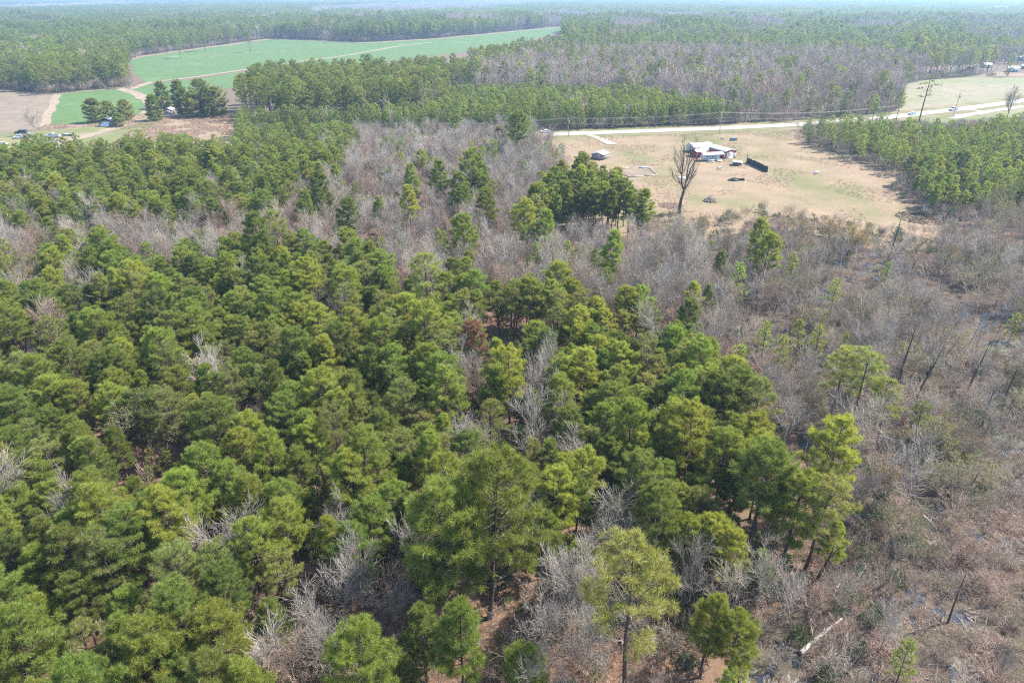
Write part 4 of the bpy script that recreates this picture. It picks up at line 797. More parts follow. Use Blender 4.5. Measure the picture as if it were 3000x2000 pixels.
cover('broomsedge', F_BRUSH, 1.5, [blades_mesh(95, 20, 0.9, 0.035, 0.5, M['drygrass'], 0.7)], (0.7, 1.2), -0.4, 'tall tan broomsedge')
cover('pasture_grass', CLEAR, 1.5, GRASS, (0.5, 1.2), 0.25, 'dry grass tufts of the pasture', 0.03, cs=14.0)
# understory
trb, crb = bare(101, 3.2, (5, 4, 2), (3, 2, 2, 1), r=0.04, stems=4, twig=0.014); und1 = crb.mesh('bare_sapling', [M['rose_bark'], M['bud']])
trb, crb = bare(102, 2.6, (5, 4), (3, 2, 2), r=0.04, stems=5, tuft=(7, 0.34, 0.11), twig=0.012); und2 = crb.mesh('evergreen_sapling', [M['grey_bark'], M['broadleaf']])
trb, crb = bare(103, 4.2, (6, 4, 3), (4, 3, 2, 1), r=0.05, stems=2, twig=0.015); und3 = crb.mesh('bare_sapling_tall', [M['pale_bark'], M['bud']])
cover('undergrowth', [(-330, 560), (400, 560), (900, 560), (1300, 620), (1720, 740), (1960, 1100), (2000, 1350), (1800, 1750), (-600, 1800)], 2.6, [und1, und1, und2, und3], (0.45, 0.95), -0.35, 'saplings and low evergreen shrubs under the pines')
und4 = und1
cover('right_wood_undergrowth', [(1832, 300), (1960, 290), (2100, 290), (2352, 288), (2800, 284), (2800, 520), (2240, 520), (2130, 505), (2075, 470), (2050, 440), (2067, 411), (1957, 369), (1861, 337)], 2.2, [und1, und2, und1, und3], (0.5, 1.1), -0.5, 'brush filling the floor of the right young wood')
cover('pasture_fringe', [(1440, 530), (1500, 500), (1640, 512), (1740, 480), (1900, 508), (2030, 540), (2110, 535), (2180, 540), (2170, 600), (1900, 600), (1500, 620)], 1.6, [und1, und1, GRASS[0], und1, und2], (0.35, 0.85), -0.3, 'low brush fringing the near side of the pasture', cs=7.0)
def stem_mesh(seed, H, mat):
    g = np.random.default_rng(seed); m = MB(); sg = []; tp = []
    grow(g, sg, np.zeros(3), np.array([g.normal()*0.04, g.normal()*0.04, 1.0]), H, 0.055, 0, (5, 2), (6, 2, 1), 0.03, 0.03, tp, 0.45)
    add_segs(m, [q[0] for q in sg], [q[1] for q in sg], [max(q[2], .02) for q in sg], [max(q[3], .014) for q in sg], 4); return m.mesh('stem', [mat])
STEMS = [stem_mesh(141, 5.5, M['dark_bark']), stem_mesh(142, 6.5, M['grey_bark']), stem_mesh(143, 5.0, M['silver_wood']), stem_mesh(144, 7.0, M['grey_bark'])]
cover('swamp_stems', [(1580, 600), (1760, 560), (2060, 600), (2240, 540), (2700, 500), (2800, 1100), (2352, 1050), (2150, 1150), (1960, 1250), (1850, 1150), (1760, 950), (1680, 760)], 3.4, STEMS, (0.55, 1.15), -0.3, 'thin upright stems of drowned trees', 0.05, cs=11.0)
def sticks(seed, mat):
    g = np.random.default_rng(seed); n = 14; c = g.uniform(-1.3, 1.3, (n, 3)); c[:, 2] = g.uniform(0.1, 0.5, n); d = g.normal(size=(n, 3)); d[:, 2] *= 0.3; d /= np.linalg.norm(d, axis=1, keepdims=True); L_ = g.uniform(0.5, 1.9, (n, 1))
    m = MB(); add_segs(m, c-d*L_/2, c+d*L_/2, g.uniform(0.015, 0.04, n), np.full(n, 0.01), 3); return m.mesh('sticks', [mat])
cover('marsh_sticks', [(1760, 1300), (2000, 1150), (2150, 850), (2352, 800), (2800, 820), (2900, 1750), (1700, 1750)], 2.6, [sticks(151, M['silver_wood']), sticks(152, M['dark_bark']), sticks(153, M['pale_bark'])], (0.6, 1.1), -0.4, 'pale and dark dead sticks strewn over the marsh', 0.1, cs=7.0)
cover('marsh_stems', [(2000, 1250), (2352, 1000), (2800, 1000), (2900, 1750), (1800, 1750), (1900, 1450)], 6.0, STEMS, (0.3, 0.7), 0.1, 'few thin stems standing in the reed marsh', 0.05, cs=11.0)
EDGE = [d_['cr'] for d_ in SHRUB]
for nm_, pl_ in (('roadside_brush', [(560, 324), (1200, 313), (1830, 290), (2085, 264), (2085, 246), (1830, 274), (1200, 299), (560, 308)]), ('left_wood_brush', [(-300, 202), (0, 203), (117, 215), (247, 203), (302, 198), (300, 186), (117, 199), (0, 186), (-300, 180)]),
                 ('field_far_brush', [(296, 138), (330, 127), (460, 110), (620, 88), (840, 97), (1010, 87), (1290, 60), (1290, 54), (1000, 80), (840, 89), (620, 80), (460, 101), (296, 128)]), ('mown_field_brush', [(2085, 196), (2140, 186), (2240, 178), (2352, 176), (2352, 168), (2090, 182)])):
    cover(nm_, pl_, 3.2, EDGE, (0.45, 0.95), None, 'brush along the foot of a wood edge', excl=True)
cover('small_pines', [(-330, 640), (0, 630), (330, 600), (700, 640), (1000, 700), (1400, 770), (1680, 850), (1800, 1150), (1600, 1330), (1000, 1330), (640, 1300), (600, 1750), (-330, 1800)], 3.9, YOUNG, (0.30, 0.62), -0.1, 'small pines growing in the gaps of the near wood', cs=8.0)
cover('thicket_twigs', [(1150, 1380), (1260, 1290), (1500, 1290), (1720, 1310), (1850, 1200), (1960, 1150), (2050, 1000), (2200, 900), (2352, 900), (2352, 1000), (2150, 1250), (2000, 1500), (1850, 1750), (1150, 1750)], 1.7, [und1, und3, und1, und2], (0.4, 0.85), -0.5, 'tangle of grey twigs at the swamp edge')
cover('gap_twigs', [(600, 1260), (700, 1240), (900, 1270), (1000, 1380), (1000, 1750), (540, 1750)], 1.8, [und1, und3, und2], (0.4, 0.85), -0.5, 'tangle of brown twigs in the lower gap')
cover('strip_undergrowth', [(-330, 420), (640, 470), (720, 360), (1290, 330), (1335, 400), (1200, 560), (1560, 575), (1700, 660), (1700, 850), (1300, 720), (900, 700), (600, 640), (0, 700), (-330, 700)], 2.3, [und1, und3, und1], (0.6, 1.0), -0.6, 'brown saplings between the leafless trees', excl=True)
#--OBJECTS--
def W(px, py, y0):
    """point seen at a pixel on the vertical plane y = y0"""
    a = (px-1500)/FPX; b = (1000-py)/FPX; t = y0/(CP+b*SP); return Vector((a*t, y0, CAM_H + t*(-SP+b*CP)))
def heading(a, b): d = b-a; return math.atan2(d.y, d.x)
def gable(mb, w, d, e, r, axis='y', over=0.2, th=0.1, m=0):
    """two roof slopes over a w x d plan, eave e, ridge r"""
    if axis == 'y': prof = [(-over, e-0.06), (w/2, r), (w+over, e-0.06), (w+over, e-0.06+th), (w/2, r+th), (-over, e-0.06+th)]; mb.loft(prof, -over, d+over, m)
    else:
        v = []
        for x in (-over, w+over):
            for yy, zz in ((-over, e-0.06), (d/2, r), (d+over, e-0.06), (d+over, e-0.06+th), (d/2, r+th), (-over, e-0.06+th)): v.append((x, yy, zz))
        mb.quads(v, [(i, i+6, (i+1) % 6+6, (i+1) % 6) for i in range(6)], m); mb.quads(v, [(0, 1, 4, 5), (1, 2, 3, 4), (11, 10, 7, 6), (10, 9, 8, 7)], m)
    return mb
def walls(mb, w, d, e, r=None, axis='y', t=0.12, m=0):
    mb.box(0, w, 0, t, 0, e, m); mb.box(0, w, d-t, d, 0, e, m); mb.box(0, t, t, d-t, 0, e, m); mb.box(w-t, w, t, d-t, 0, e, m)
    if r:
        if axis == 'y':
            for y in (0, d-t): mb.loft([(0, e), (w, e), (w/2, r)], y, y+t, m)
        else:
            for x in (0, w-t):
                v = [(x, 0, e), (x, d, e), (x, d/2, r), (x+t, 0, e), (x+t, d, e), (x+t, d/2, r)]
                mb.tris(v, [(0, 2, 1), (3, 4, 5)], m); mb.quads(v, [(0, 1, 4, 3), (1, 2, 5, 4), (2, 0, 3, 5)], m)
    return mb
def part(name, mat, par, fn, label=None):
    mb = MB(); fn(mb); o = mb.obj(name, mat, par)
    if label: o['label'] = label
    return o
# ---- red garage
fl, fr = G(2121.5, 467), G(2155.5, 463); w = (fr-fl).length
t = thing('metal_garage', 'red metal garage with white gable roof and white roller door', 'garage', fl, heading(fl, fr))
dpt, e, r = 9.0, 2.75, 3.45
part('wall', M['red_metal'], t, lambda m: walls(m, w, dpt, e, r-0.05))
part('roof', M['white_paint'], t, lambda m: gable(m, w, dpt, e, r, 'y', 0.18, 0.1))
dr = part('roller_door', M['white_siding'], t, lambda m: [m.box(w*0.20, w*0.74, -0.05, -0.01, i*0.44, i*0.44+0.42) for i in range(5)])
part('door_trim', M['white_paint'], t, lambda m: (m.box(w*0.17, w*0.20, -0.07, -0.01, 0, 2.3), m.box(w*0.74, w*0.77, -0.07, -0.01, 0, 2.3), m.box(w*0.17, w*0.77, -0.07, -0.01, 2.22, 2.34)))
for x in (0.0, w-0.1): part('corner_trim', M['white_paint'], t, lambda m: m.box(x, x+0.1, -0.04, -0.003, 0, e))
part('door', M['white_siding'], t, lambda m: m.box(w*0.82, w*0.96, -0.05, -0.01, 0, 1.95))
# ---- arched white storage building
fl, fr = G(2031, 449), G(2087, 444.5); w = (fr-fl).length
t = thing('arched_shed', 'long white arched storage shed behind the small red shed', 'shed', fl, heading(fl, fr)); dp = 5.2
def arch(m, x0, x1, r_, z0, hh, th=0.06):
    n = 12; v = []
    for x in (x0, x1):
        for k in range(n+1): a = PI*k/n; v.append((x, dp/2-math.cos(a)*r_, z0+math.sin(a)*hh))
    N = n+1; m.quads(v, [(k, k+1, N+k+1, N+k) for k in range(n)], 0)
part('roof', M['white_paint'], t, lambda m: arch(m, -0.1, w+0.1, dp/2+0.1, 1.7, 1.5))
part('wall', M['white_siding'], t, lambda m: walls(m, w, dp, 1.75))
def endw(m):
    for x in (0.02, w-0.02):
        n = 12; v = [(x, dp/2-math.cos(PI*k/n)*dp/2, 1.7+math.sin(PI*k/n)*1.42) for k in range(n+1)]+[(x, dp/2, 1.7)]; m.tris(v, [(k, k+1, n+1) for k in range(n)])
part('end_wall', M['white_siding'], t, endw); part('door', M['galv'], t, lambda m: m.box(-0.04, -0.005, dp*0.35, dp*0.62, 0, 2.1))
# ---- small red shed
fl, fr = G(2040.5, 463), G(2068, 460.5); w = (fr-fl).length
t = thing('red_shed', 'small red shed with white roof between arched shed and camper', 'shed', fl, heading(fl, fr))
part('wall', M['red_metal'], t, lambda m: walls(m, w, 4.6, 2.15, 2.6, 'x')); part('roof', M['white_paint'], t, lambda m: gable(m, w, 4.6, 2.15, 2.7, 'x', 0.15, 0.08))
for x in (0, w-0.1): part('corner_trim', M['white_paint'], t, lambda m: m.box(x, x+0.1, -0.04, -0.003, 0, 2.1))
# ---- carport roof and camper beneath
fl, fr = G(2058, 474), G(2119, 472); w = (fr-fl).length; hd = heading(fl, fr)
t = thing('carport', 'white curved metal carport roof sheltering the camper', 'carport', fl, hd)
def croof(m):
    n = 10; v = []; d_ = 3.6
    for k in range(n+1): y = -0.3+d_*k/n; z = 2.25+0.75*math.sin(PI*(0.12+0.76*k/n)); v += [(-0.1, y, z), (w, y, z)]
    m.quads(v, [(2*k, 2*k+1, 2*k+3, 2*k+2) for k in range(n)]); v2 = [(a, b, c-0.05) for a, b, c in v]; m.quads(v2, [(2*k+2, 2*k+3, 2*k+1, 2*k) for k in range(n)])
part('roof', M['white_paint'], t, croof)
for x, y in ((0.1, -0.2), (w*0.5, -0.2), (w-0.1, -0.2), (0.1, 3.1), (w-0.1, 3.1)): part('post', M['galv'], t, lambda m: m.box(x-0.05, x+0.05, y-0.05, y+0.05, 0, 2.48))
t = thing('camper', 'pale travel camper with dark windows parked under the white carport', 'camper', fl+Vector((0.5, 0.7, 0)), hd); L = w*0.74
part('body', M['camper_white'], t, lambda m: m.loft([(-0.5, 1.1), (0.1, 0.45), (L, 0.45), (L+0.1, 1.2), (L, 2.28), (0.1, 2.32), (-0.45, 1.9)], 0, 2.0))
part('stripe', M['stripe'], t, lambda m: (m.box(0.1, L-0.2, -0.012, -0.003, 0.95, 1.1), m.box(0.3, L-0.5, -0.012, -0.003, 0.7, 0.76)))
for x0_ in (0.9, 2.1, 3.1, 4.1): part('window', M['glass'], t, lambda m: m.box(x0_, x0_+0.55, -0.03, -0.004, 1.4, 1.85))
part('door', M['white_paint'], t, lambda m: m.box(L-0.75, L-0.2, -0.03, -0.004, 0.6, 2.1))
for x in (L*0.48, L*0.62):
    for y in (-0.02, 1.82): part('wheel', M['tyre'], t, lambda m: m.tube([(x, y, 0.33), (x, y+0.2, 0.33)], 0.33, 12))
# ---- picnic tables
def picnic(loc, rz, lab, L=2.5):
    t = thing('picnic_table', lab, 'picnic table', loc, rz, 'white picnic tables by the camper')
    part('table_top', M['white_paint'], t, lambda m: [m.box(0, L, 0.62+i*0.2, 0.80+i*0.2, 0.72, 0.77) for i in range(4)])
    for y in (0.0, 1.75): part('bench', M['white_paint'], t, lambda m: m.box(0, L, y, y+0.28, 0.42, 0.47))
    for x in (0.3, L-0.3):
        part('leg_frame', M['white_siding'], t, lambda m: (m.tube([(x, 0.12, 0), (x, 0.85, 0.72)], 0.04, 4), m.tube([(x, 1.9, 0), (x, 1.2, 0.72)], 0.04, 4), m.box(x-0.04, x+0.04, 0.1, 1.95, 0.36, 0.42)))
picnic(G(2076, 477.5), hd-0.05, 'white picnic table in front of the camper wheels'); picnic(G(2099.5, 475.5), hd+0.12, 'white picnic table at the garage corner')
# ---- open-fronted white shelter
fl, fr = G(2147, 486.5), G(2172.5, 487.5); w = (fr-fl).length
t = thing('animal_shelter', 'low white open-fronted shelter on the green patch beside the dark fence', 'shelter', fl, heading(fl, fr))
part('wall', M['white_siding'], t, lambda m: (m.box(0, 0.06, 0, 3.0, 0, 1.25), m.box(0.06, w, 2.94, 3.0, 0, 1.15), m.box(w-0.06, w, 1.2, 2.94, 0, 1.25)))
part('roof', M['white_paint'], t, lambda m: m.loft([(-0.15, 1.40), (w+0.15, 1.30), (w+0.15, 1.36), (-0.15, 1.46)], -0.2, 3.15))
for x in (w*0.45, w-0.08): part('post', M['brown_board'], t, lambda m: m.box(x, x+0.08, 0.0, 0.08, 0, 1.32))
part('rail', M['brown_board'], t, lambda m: m.box(w*0.45, w, -0.04, -0.005, 0.5, 0.58)); part('feed_bin', M['white_siding'], t, lambda m: m.box(w*0.55, w*0.8, 0.5, 1.0, 0, 0.45))
# ---- garden table with sack
t = thing('work_table', 'small white-topped table with dark legs standing alone on the pasture', 'table', G(2103, 497), 0.1)
part('table_top', M['white_paint'], t, lambda m: m.box(0, 1.3, 0, 0.9, 0.78, 0.84))
for x in (0.05, 1.17):
    for y in (0.05, 0.77): part('leg', M['brown_board'], t, lambda m: m.box(x, x+0.08, y, y+0.08, 0, 0.78))
t = MB(); t.tube([(0, 0, 0), (0, 0, 0.25), (0.05, 0, 0.5)], [0.26, 0.3, 0.12], 8); o = t.obj('sack', M['white_siding']); o.location = G(2111, 498); tag(o, 'white sack slumped beside the small work table', 'sack')
# ---- dark screen fence
a, b = G(2186, 477), G(2247, 505.5); L = (b-a).length
t = thing('screen_fence', 'dark screen fence of leaning panels standing alone on the pasture', 'fence', a, heading(a, b)); n = 9
for i in range(n):
    hh = 1.95+rnd.uniform(-0.12, 0.1); x0_ = i*L/n
    part('panel', M['dark_panel'] if i else M['brown_board'], t, lambda m: (m.box(x0_+0.03, x0_+L/n-0.03, -0.03, 0.03, 0.05, hh), m.box(x0_+0.03, x0_+L/n-0.03, -0.06, -0.032, 0.5, 0.6), m.box(x0_+0.03, x0_+L/n-0.03, -0.06, -0.032, 1.4, 1.5)))
for i in range(n+1):
    x0_ = i*L/n; hh = 2.1+(0.45 if i in (0, 7) else rnd.uniform(0, 0.12)); part('post', M['grey_wall'] if i in (1, 3) else M['dark_panel'], t, lambda m: m.box(x0_-0.05, x0_+0.05, 0.035, 0.135, 0, hh))
# ---- scrap heap
t = thing('scrap_heap', 'heap of dark scrap with tyres and a white sheet on the pasture', 'scrap heap', G(2160, 530), 0.0)
def heapf(m):
    n = 14; v = [(0, 0, 1.05)]; f = []
    for ring, (rr, zz) in enumerate(((0.7, 0.8), (1.3, 0.4), (1.8, 0.0))):
        for k in range(n): a_ = 2*PI*k/n; q_ = rr*rnd.uniform(0.75, 1.2); v.append((math.cos(a_)*q_*1.2-1.0, math.sin(a_)*q_*0.8+0.3, zz*rnd.uniform(0.7, 1.2)))
    m.tris([(-1, 0.3, 1.05)]+v[1:], [(0, 1+k, 1+(k+1) % n) for k in range(n)]); m.quads(v, [(1+r_*n+k, 1+(r_+1)*n+k, 1+(r_+1)*n+(k+1) % n, 1+r_*n+(k+1) % n) for r_ in range(2) for k in range(n)])
part('tarp', M['dark_panel'], t, heapf)
for k in range(5): part('tyre', M['tyre'], t, lambda m: m.tube([(0.5+k*0.42, 0.4, 0.38), (0.68+k*0.42, 0.42, 0.40)], 0.38, 12))
for k in range(5): part('slat', M['white_siding'], t, lambda m: m.box(0.48+k*0.42, 0.60+k*0.42, -0.1, 0.5, 0.78, 0.84))
part('sheet', M['white_paint'], t, lambda m: m.loft([(-0.9, 0.0), (-0.3, 0.0), (-0.5, 0.55), (-0.9, 0.7)], -0.7, -0.3)); part('beam', M['rust'], t, lambda m: m.tube([(-2, 0, 0.5), (2.4, 0.6, 0.9)], 0.07, 5))
# ---- grey roofed shed behind the clump, arena boards
a = G(1733, 466); b = G(1768, 470); w = (b-a).length
t = thing('grey_shed', 'grey gable roofed shed half hidden behind the dark pine clump', 'shed', a, heading(a, b))
part('wall', M['grey_wall'], t, lambda m: walls(m, w, 5.0, 1.9, 2.5)); part('roof', M['grey_roof'], t, lambda m: gable(m, w, 5.0, 1.9, 2.6, 'y', 0.3)); part('fascia', M['white_paint'], t, lambda m: m.loft([(-0.3, 1.86), (w/2, 2.62), (w+0.3, 1.86), (w+0.3, 2.0), (w/2, 2.76), (-0.3, 2.0)], -0.36, -0.31))
pts = [G(1790, 499), G(1897, 490), G(1925, 513.5), G(1846, 520)]
sheet('arena_sand', [p[:2] for p in pts], 0.06, M['brownfield'], 0.0)
t = thing('board_enclosure', 'low rectangular enclosure of pale bleached boards on bare sand', 'enclosure', (0, 0, 0))
def beam(p, q_, z0=0.0, z1=0.32, wd=0.22):
    def f(m):
        d = (q_-p).normalized(); nn = Vector((-d.y, d.x, 0))*wd/2; v = [tuple(p+nn+Vector((0, 0, z))) for z in (z0, z1)]+[tuple(p-nn+Vector((0, 0, z))) for z in (z1, z0)]+[tuple(q_+nn+Vector((0, 0, z))) for z in (z0, z1)]+[tuple(q_-nn+Vector((0, 0, z))) for z in (z1, z0)]
        m.quads(v, [(0, 1, 2, 3), (7, 6, 5, 4), (0, 4, 5, 1), (1, 5, 6, 2), (2, 6, 7, 3), (3, 7, 4, 0)])
    return f
for i in range(4):
    p, q_ = pts[i], pts[(i+1) % 4]; nb = max(2, int((q_-p).length/3.5))
    for k in range(nb):
        A_, B_ = p.lerp(q_, k/nb), p.lerp(q_, (k+0.97)/nb); part('board', M['board_pale'], t, beam(A_, B_, 0.0, 0.26+rnd.uniform(0, 0.08)))
p, q_ = G(1872, 493.5), G(1899, 492.5); part('board', M['white_siding'], t, beam(p, q_, 0.1, 0.5, 0.5), 'loose white board lying over the far edge')
o = MB().box(0, 3.0, 0, 1.2, 0, 0.18).obj('white_board', M['white_paint']); o.location = G(1983, 522); tag(o, 'white board lying flat beneath the dead tree limbs', 'board')
# ---- small things on the pasture
t = thing('covered_crate', 'blue-grey covered crate standing on the grass near the road', 'crate', G(2142, 413.5), 0.1)
part('body', M['blue_tarp'], t, lambda m: m.loft([(0, 0), (2.6, 0), (2.5, 1.0), (2.0, 1.25), (0.6, 1.2), (0.1, 0.95)], 0, 1.6)); part('skirt', M['grey_wall'], t, lambda m: m.box(-0.05, 2.65, -0.06, -0.01, 0, 0.2))
o = MB().box(0, 1.4, 0, 0.6, 0, 0.3).obj('feed_trough', M['dark_bark']); o.location = G(2112, 409); tag(o, 'short dark trough lying left of the covered crate', 'trough')
t = thing('rowing_boat', 'small upturned pale boat alone on the right of the pasture', 'boat', G(2383, 509), 0.05)
part('hull', M['white_siding'], t, lambda m: m.tube([(0, 0.5, 0.12), (0.5, 0.5, 0.2), (1.2, 0.5, 0.26), (2.0, 0.5, 0.2), (2.4, 0.5, 0.12)], [0.08, 0.38, 0.5, 0.4, 0.1], 10)); part('keel', M['galv'], t, lambda m: m.box(0.2, 2.2, 0.47, 0.53, 0.70, 0.78))
# ---- brush pile and pasture corner debris
def pile(loc, R, H, mat, lab, name, n, cat):
    g = np.random.default_rng(int(R*100)); a_ = g.uniform(0, 6.28, n); rr = R*np.sqrt(g.random(n)); z = H*(1-(rr/R)**1.5)*g.random(n)
    c = np.column_stack([rr*np.cos(a_), rr*np.sin(a_), z+0.05]); d = g.normal(size=(n, 3)); d[:, 2] *= 0.35; d /= np.linalg.norm(d, axis=1, keepdims=True); L_ = g.uniform(0.5, 1.5, (n, 1))
    p0, p1 = c-d*L_/2, c+d*L_/2; p0[:, 2] = np.maximum(p0[:, 2], 0.02); p1[:, 2] = np.maximum(p1[:, 2], 0.02)
    m = MB(); add_segs(m, p0, p1, g.uniform(0.02, 0.06, n), g.uniform(0.015, 0.04, n), 3); o = m.obj(name, mat); o.location = loc; return tag(o, lab, cat)
pile(G(2081, 590), 1.9, 1.9, M['grey_bark'], 'round pile of cut brush on bare soil right of the dead tree', 'brush_pile', 900, 'brush pile')
pile(G(1965, 603), 3.4, 0.5, M['rose_bark'], 'low spread of broken branches left of the dead tree', 'branch_litter', 420, 'branches')
#sheet('burnt_ground', [G(*p)[:2] for p in [(2060, 592), (2110, 588), (2160, 600), (2178, 622), (2130, 634), (2080, 626), (2060, 608)]], 0.05, M['brush'], 1.6, 3.0)
#sheet('shaded_litter_ground', [G(*p)[:2] for p in [(2600, 590), (2680, 600), (2790, 640), (2840, 670), (2760, 668), (2660, 640), (2610, 612)]], 0.05, M['ground'], 0.7)
#sheet('pond_water', [G(*p)[:2] for p in [(2262, 676), (2300, 672), (2410, 680), (2432, 695), (2398, 735), (2376, 738), (2372, 704), (2310, 688), (2264, 686)]], 0.34, M['water'], 0.8)
pile(G(2700, 640), 6.5, 0.6, M['dark_bark'], 'dark brush heaped in the shade at the pasture corner', 'corner_brush', 700, 'brush')
# ---- the big dead tree
base = G(1989, 625); y0_ = base.y
t = thing('dead_tree', 'tall leafless dead tree with broken upright limbs on the pasture edge', 'tree', base)
def c4(X_, Y_, off=0.0): p = W(1600+X_*0.34014, 350+Y_*0.34014, y0_+off); return p-base
part('trunk', M['dark_bark'], t, lambda m: m.tube([(0, 0, -0.2), c4(1150, 760), c4(1160, 700), c4(1175, 650), c4(1187, 615)], [0.66, 0.46, 0.38, 0.35, 0.32], 10))
LIMB = [[(1187, 615), (1166, 540), (1170, 460), (1185, 350), (1190, 280), (1195, 205)], [(1166, 555), (1140, 545), (1112, 525), (1090, 503)], [(1170, 480), (1145, 430), (1125, 385), (1112, 343)],
        [(1187, 615), (1207, 520), (1222, 420), (1243, 300), (1242, 215)], [(1192, 605), (1232, 545), (1265, 478), (1305, 423)], [(1212, 530), (1245, 420), (1290, 350), (1326, 285)], [(1183, 460), (1213, 370), (1228, 300)],
        [(1167, 475), (1140, 450), (1112, 438)], [(1227, 400), (1262, 330), (1275, 270)], [(1172, 400), (1160, 340), (1165, 300)], [(1240, 520), (1258, 450), (1262, 400)]]
for i, lb in enumerate(LIMB):
    o_ = rnd.uniform(-1.8, 1.8); n = len(lb); r0 = 0.24 if i in (0, 3) else (0.18 if i in (4, 5) else 0.11)
    part('limb', M['dark_bark'], t, lambda m: m.tube([c4(x_, y_, o_*k/(n-1)) for k, (x_, y_) in enumerate(lb)], [r0*(1-0.78*k/(n-1)) for k in range(n)], 6))
def fan(m):
    g = np.random.default_rng(15); s_ = []; tp = []
    for i, lb in enumerate(LIMB):
        for k in range(1, len(lb)):
            for q in range(2):
                f_ = g.uniform(0, 1); a0 = np.array(c4(*lb[k-1], 0)); a1 = np.array(c4(*lb[k], 0)); p_ = a0+(a1-a0)*f_
                sx = 1 if p_[0] > 0.8 else -1
                grow(g, s_, p_, np.array([sx*g.uniform(0.1, 0.9), g.normal()*0.6, g.uniform(0.7, 1.2)]), g.uniform(1.6, 4.0), 0.07, 0, (4, 2), (5, 3, 2), 0.12, 0.12, tp)
    add_segs(m, [q[0] for q in s_], [q[1] for q in s_], [max(q[2], .02) for q in s_], [max(q[3], .016) for q in s_], 3)
part('branches', M['dark_bark'], t, fan)['kind'] = 'stuff'
def twigs(m):
    g = np.random.default_rng(5); s_ = []; tp = []
    for k in range(110): a_ = g.uniform(0, 6.28); z = g.uniform(2, 12); grow(g, s_, np.array([0.6*g.normal()+1.0, 0.4*g.normal(), z]), np.array([math.cos(a_)*0.8, math.sin(a_)*0.8, 0.5]), 2.2, 0.03, 0, (4,), (3, 2), 0.2, 0.05, tp)
    add_segs(m, [q[0] for q in s_], [q[1] for q in s_], [max(q[2], .012) for q in s_], [max(q[3], .01) for q in s_], 3)
part('twigs', M['rose_bark'], t, twigs)['kind'] = 'stuff'
# ---- dead snags in the swamp: base px, top px, radius
SN = [((2602, 771), (2640, 641), 0.22, 'dead snag with bare crown at the far end of the pasture'), ((2714, 1114), (2740, 1046), 0.34, 'thick broken dark stump leaning over the algae pool'), ((2629, 1127), (2688, 944), 0.16, 'thin dark snag in front of the reed island'), ((2831, 1153), (2901, 1004), 0.14, 'thin grey snag rising from the algae pool'),
      ((2676, 1187), (2765, 1012), 0.14, 'slender dark snag beside the thick broken stump'), ((2876, 1250), (2914, 1140), 0.16, 'dark snag at the near shore of the algae pool'), ((2625, 1021), (2648, 936), 0.14, 'short dark snag behind the reed island'), ((2370, 1750), (2440, 1610), 0.20, 'dark limbless trunk below the marsh-edge pine'), ((2490, 1335), (2520, 1260), 0.30, 'dark forked trunk behind the marsh-edge pine'),
      ((2775, 1830), (2830, 1680), 0.10, 'thin snag standing in the reed marsh'), ((2470, 1990), (2535, 1905), 0.10, 'thin bare stem at the bottom edge of the marsh'), ((2820, 1470), (2870, 1380), 0.12, 'dark snag on the right above the reeds'), ((2930, 1200), (2990, 1060), 0.12, 'dark snag at the right shore of the algae pool')]
for (b0, t0, r_, lab) in SN:
    p = G(*b0); q_ = W(t0[0], t0[1], p.y)-p; H_ = q_.z
    t = thing('dead_snag', lab, 'snag', p, 0, 'dead snags of the swamp')
    part('trunk', M['dark_bark'], t, lambda m: m.tube([(0, 0, -0.2), (q_.x*0.3, 0.1, H_*0.35), (q_.x*0.75, 0.05, H_*0.7), (q_.x, 0, H_)], [r_*1.2, r_*0.9, r_*0.6, r_*0.22], 7))
    for k in range(4):
        z = H_*rnd.uniform(0.45, 0.92); a_ = rnd.uniform(0, 6.28); xx = q_.x*z/H_; ll = rnd.uniform(0.4, 1.3); part('stub', M['dark_bark'], t, lambda m: m.tube([(xx, 0, z), (xx+math.cos(a_)*ll, math.sin(a_)*ll, z+ll*0.5)], [r_*0.3+0.01, 0.012], 4))
# ---- fallen logs
for (a_, b_, r_, mt, lab) in [((2346, 1911), (2466, 1811), 0.22, 'silver_wood', 'long silvery fallen log lying across the near marsh'), ((2705, 1510), (2745, 1550), 0.12, 'silver_wood', 'short pale curved log lying on the open marsh water'), ((2381, 1862), (2357, 1751), 0.09, 'silver_wood', 'thin pale fallen branch pointing at the long silvery log'), ((2446, 1735), (2461, 1705), 0.09, 'silver_wood', 'stubby pale log between the marsh-edge trunks'), ((1450, 1700), (1500, 1680), 0.16, 'grey_bark', 'grey fallen bough under the big bottom pine')]:
    p, q_ = G(*a_, 0.35), G(*b_, 0.5); m = MB(); mid = p.lerp(q_, 0.5)+Vector((0.1, 0.12, 0.03)); m.tube([p, p.lerp(mid, .5)+Vector((0, 0.05, 0)), mid, q_], [r_, r_*0.95, r_*0.8, r_*0.45], 8)
    m.tube([mid, mid+Vector((0.4, 0.5, 0.3))], [r_*0.4, 0.02], 5); o = m.obj('fallen_log', M[mt]); tag(o, lab, 'log')
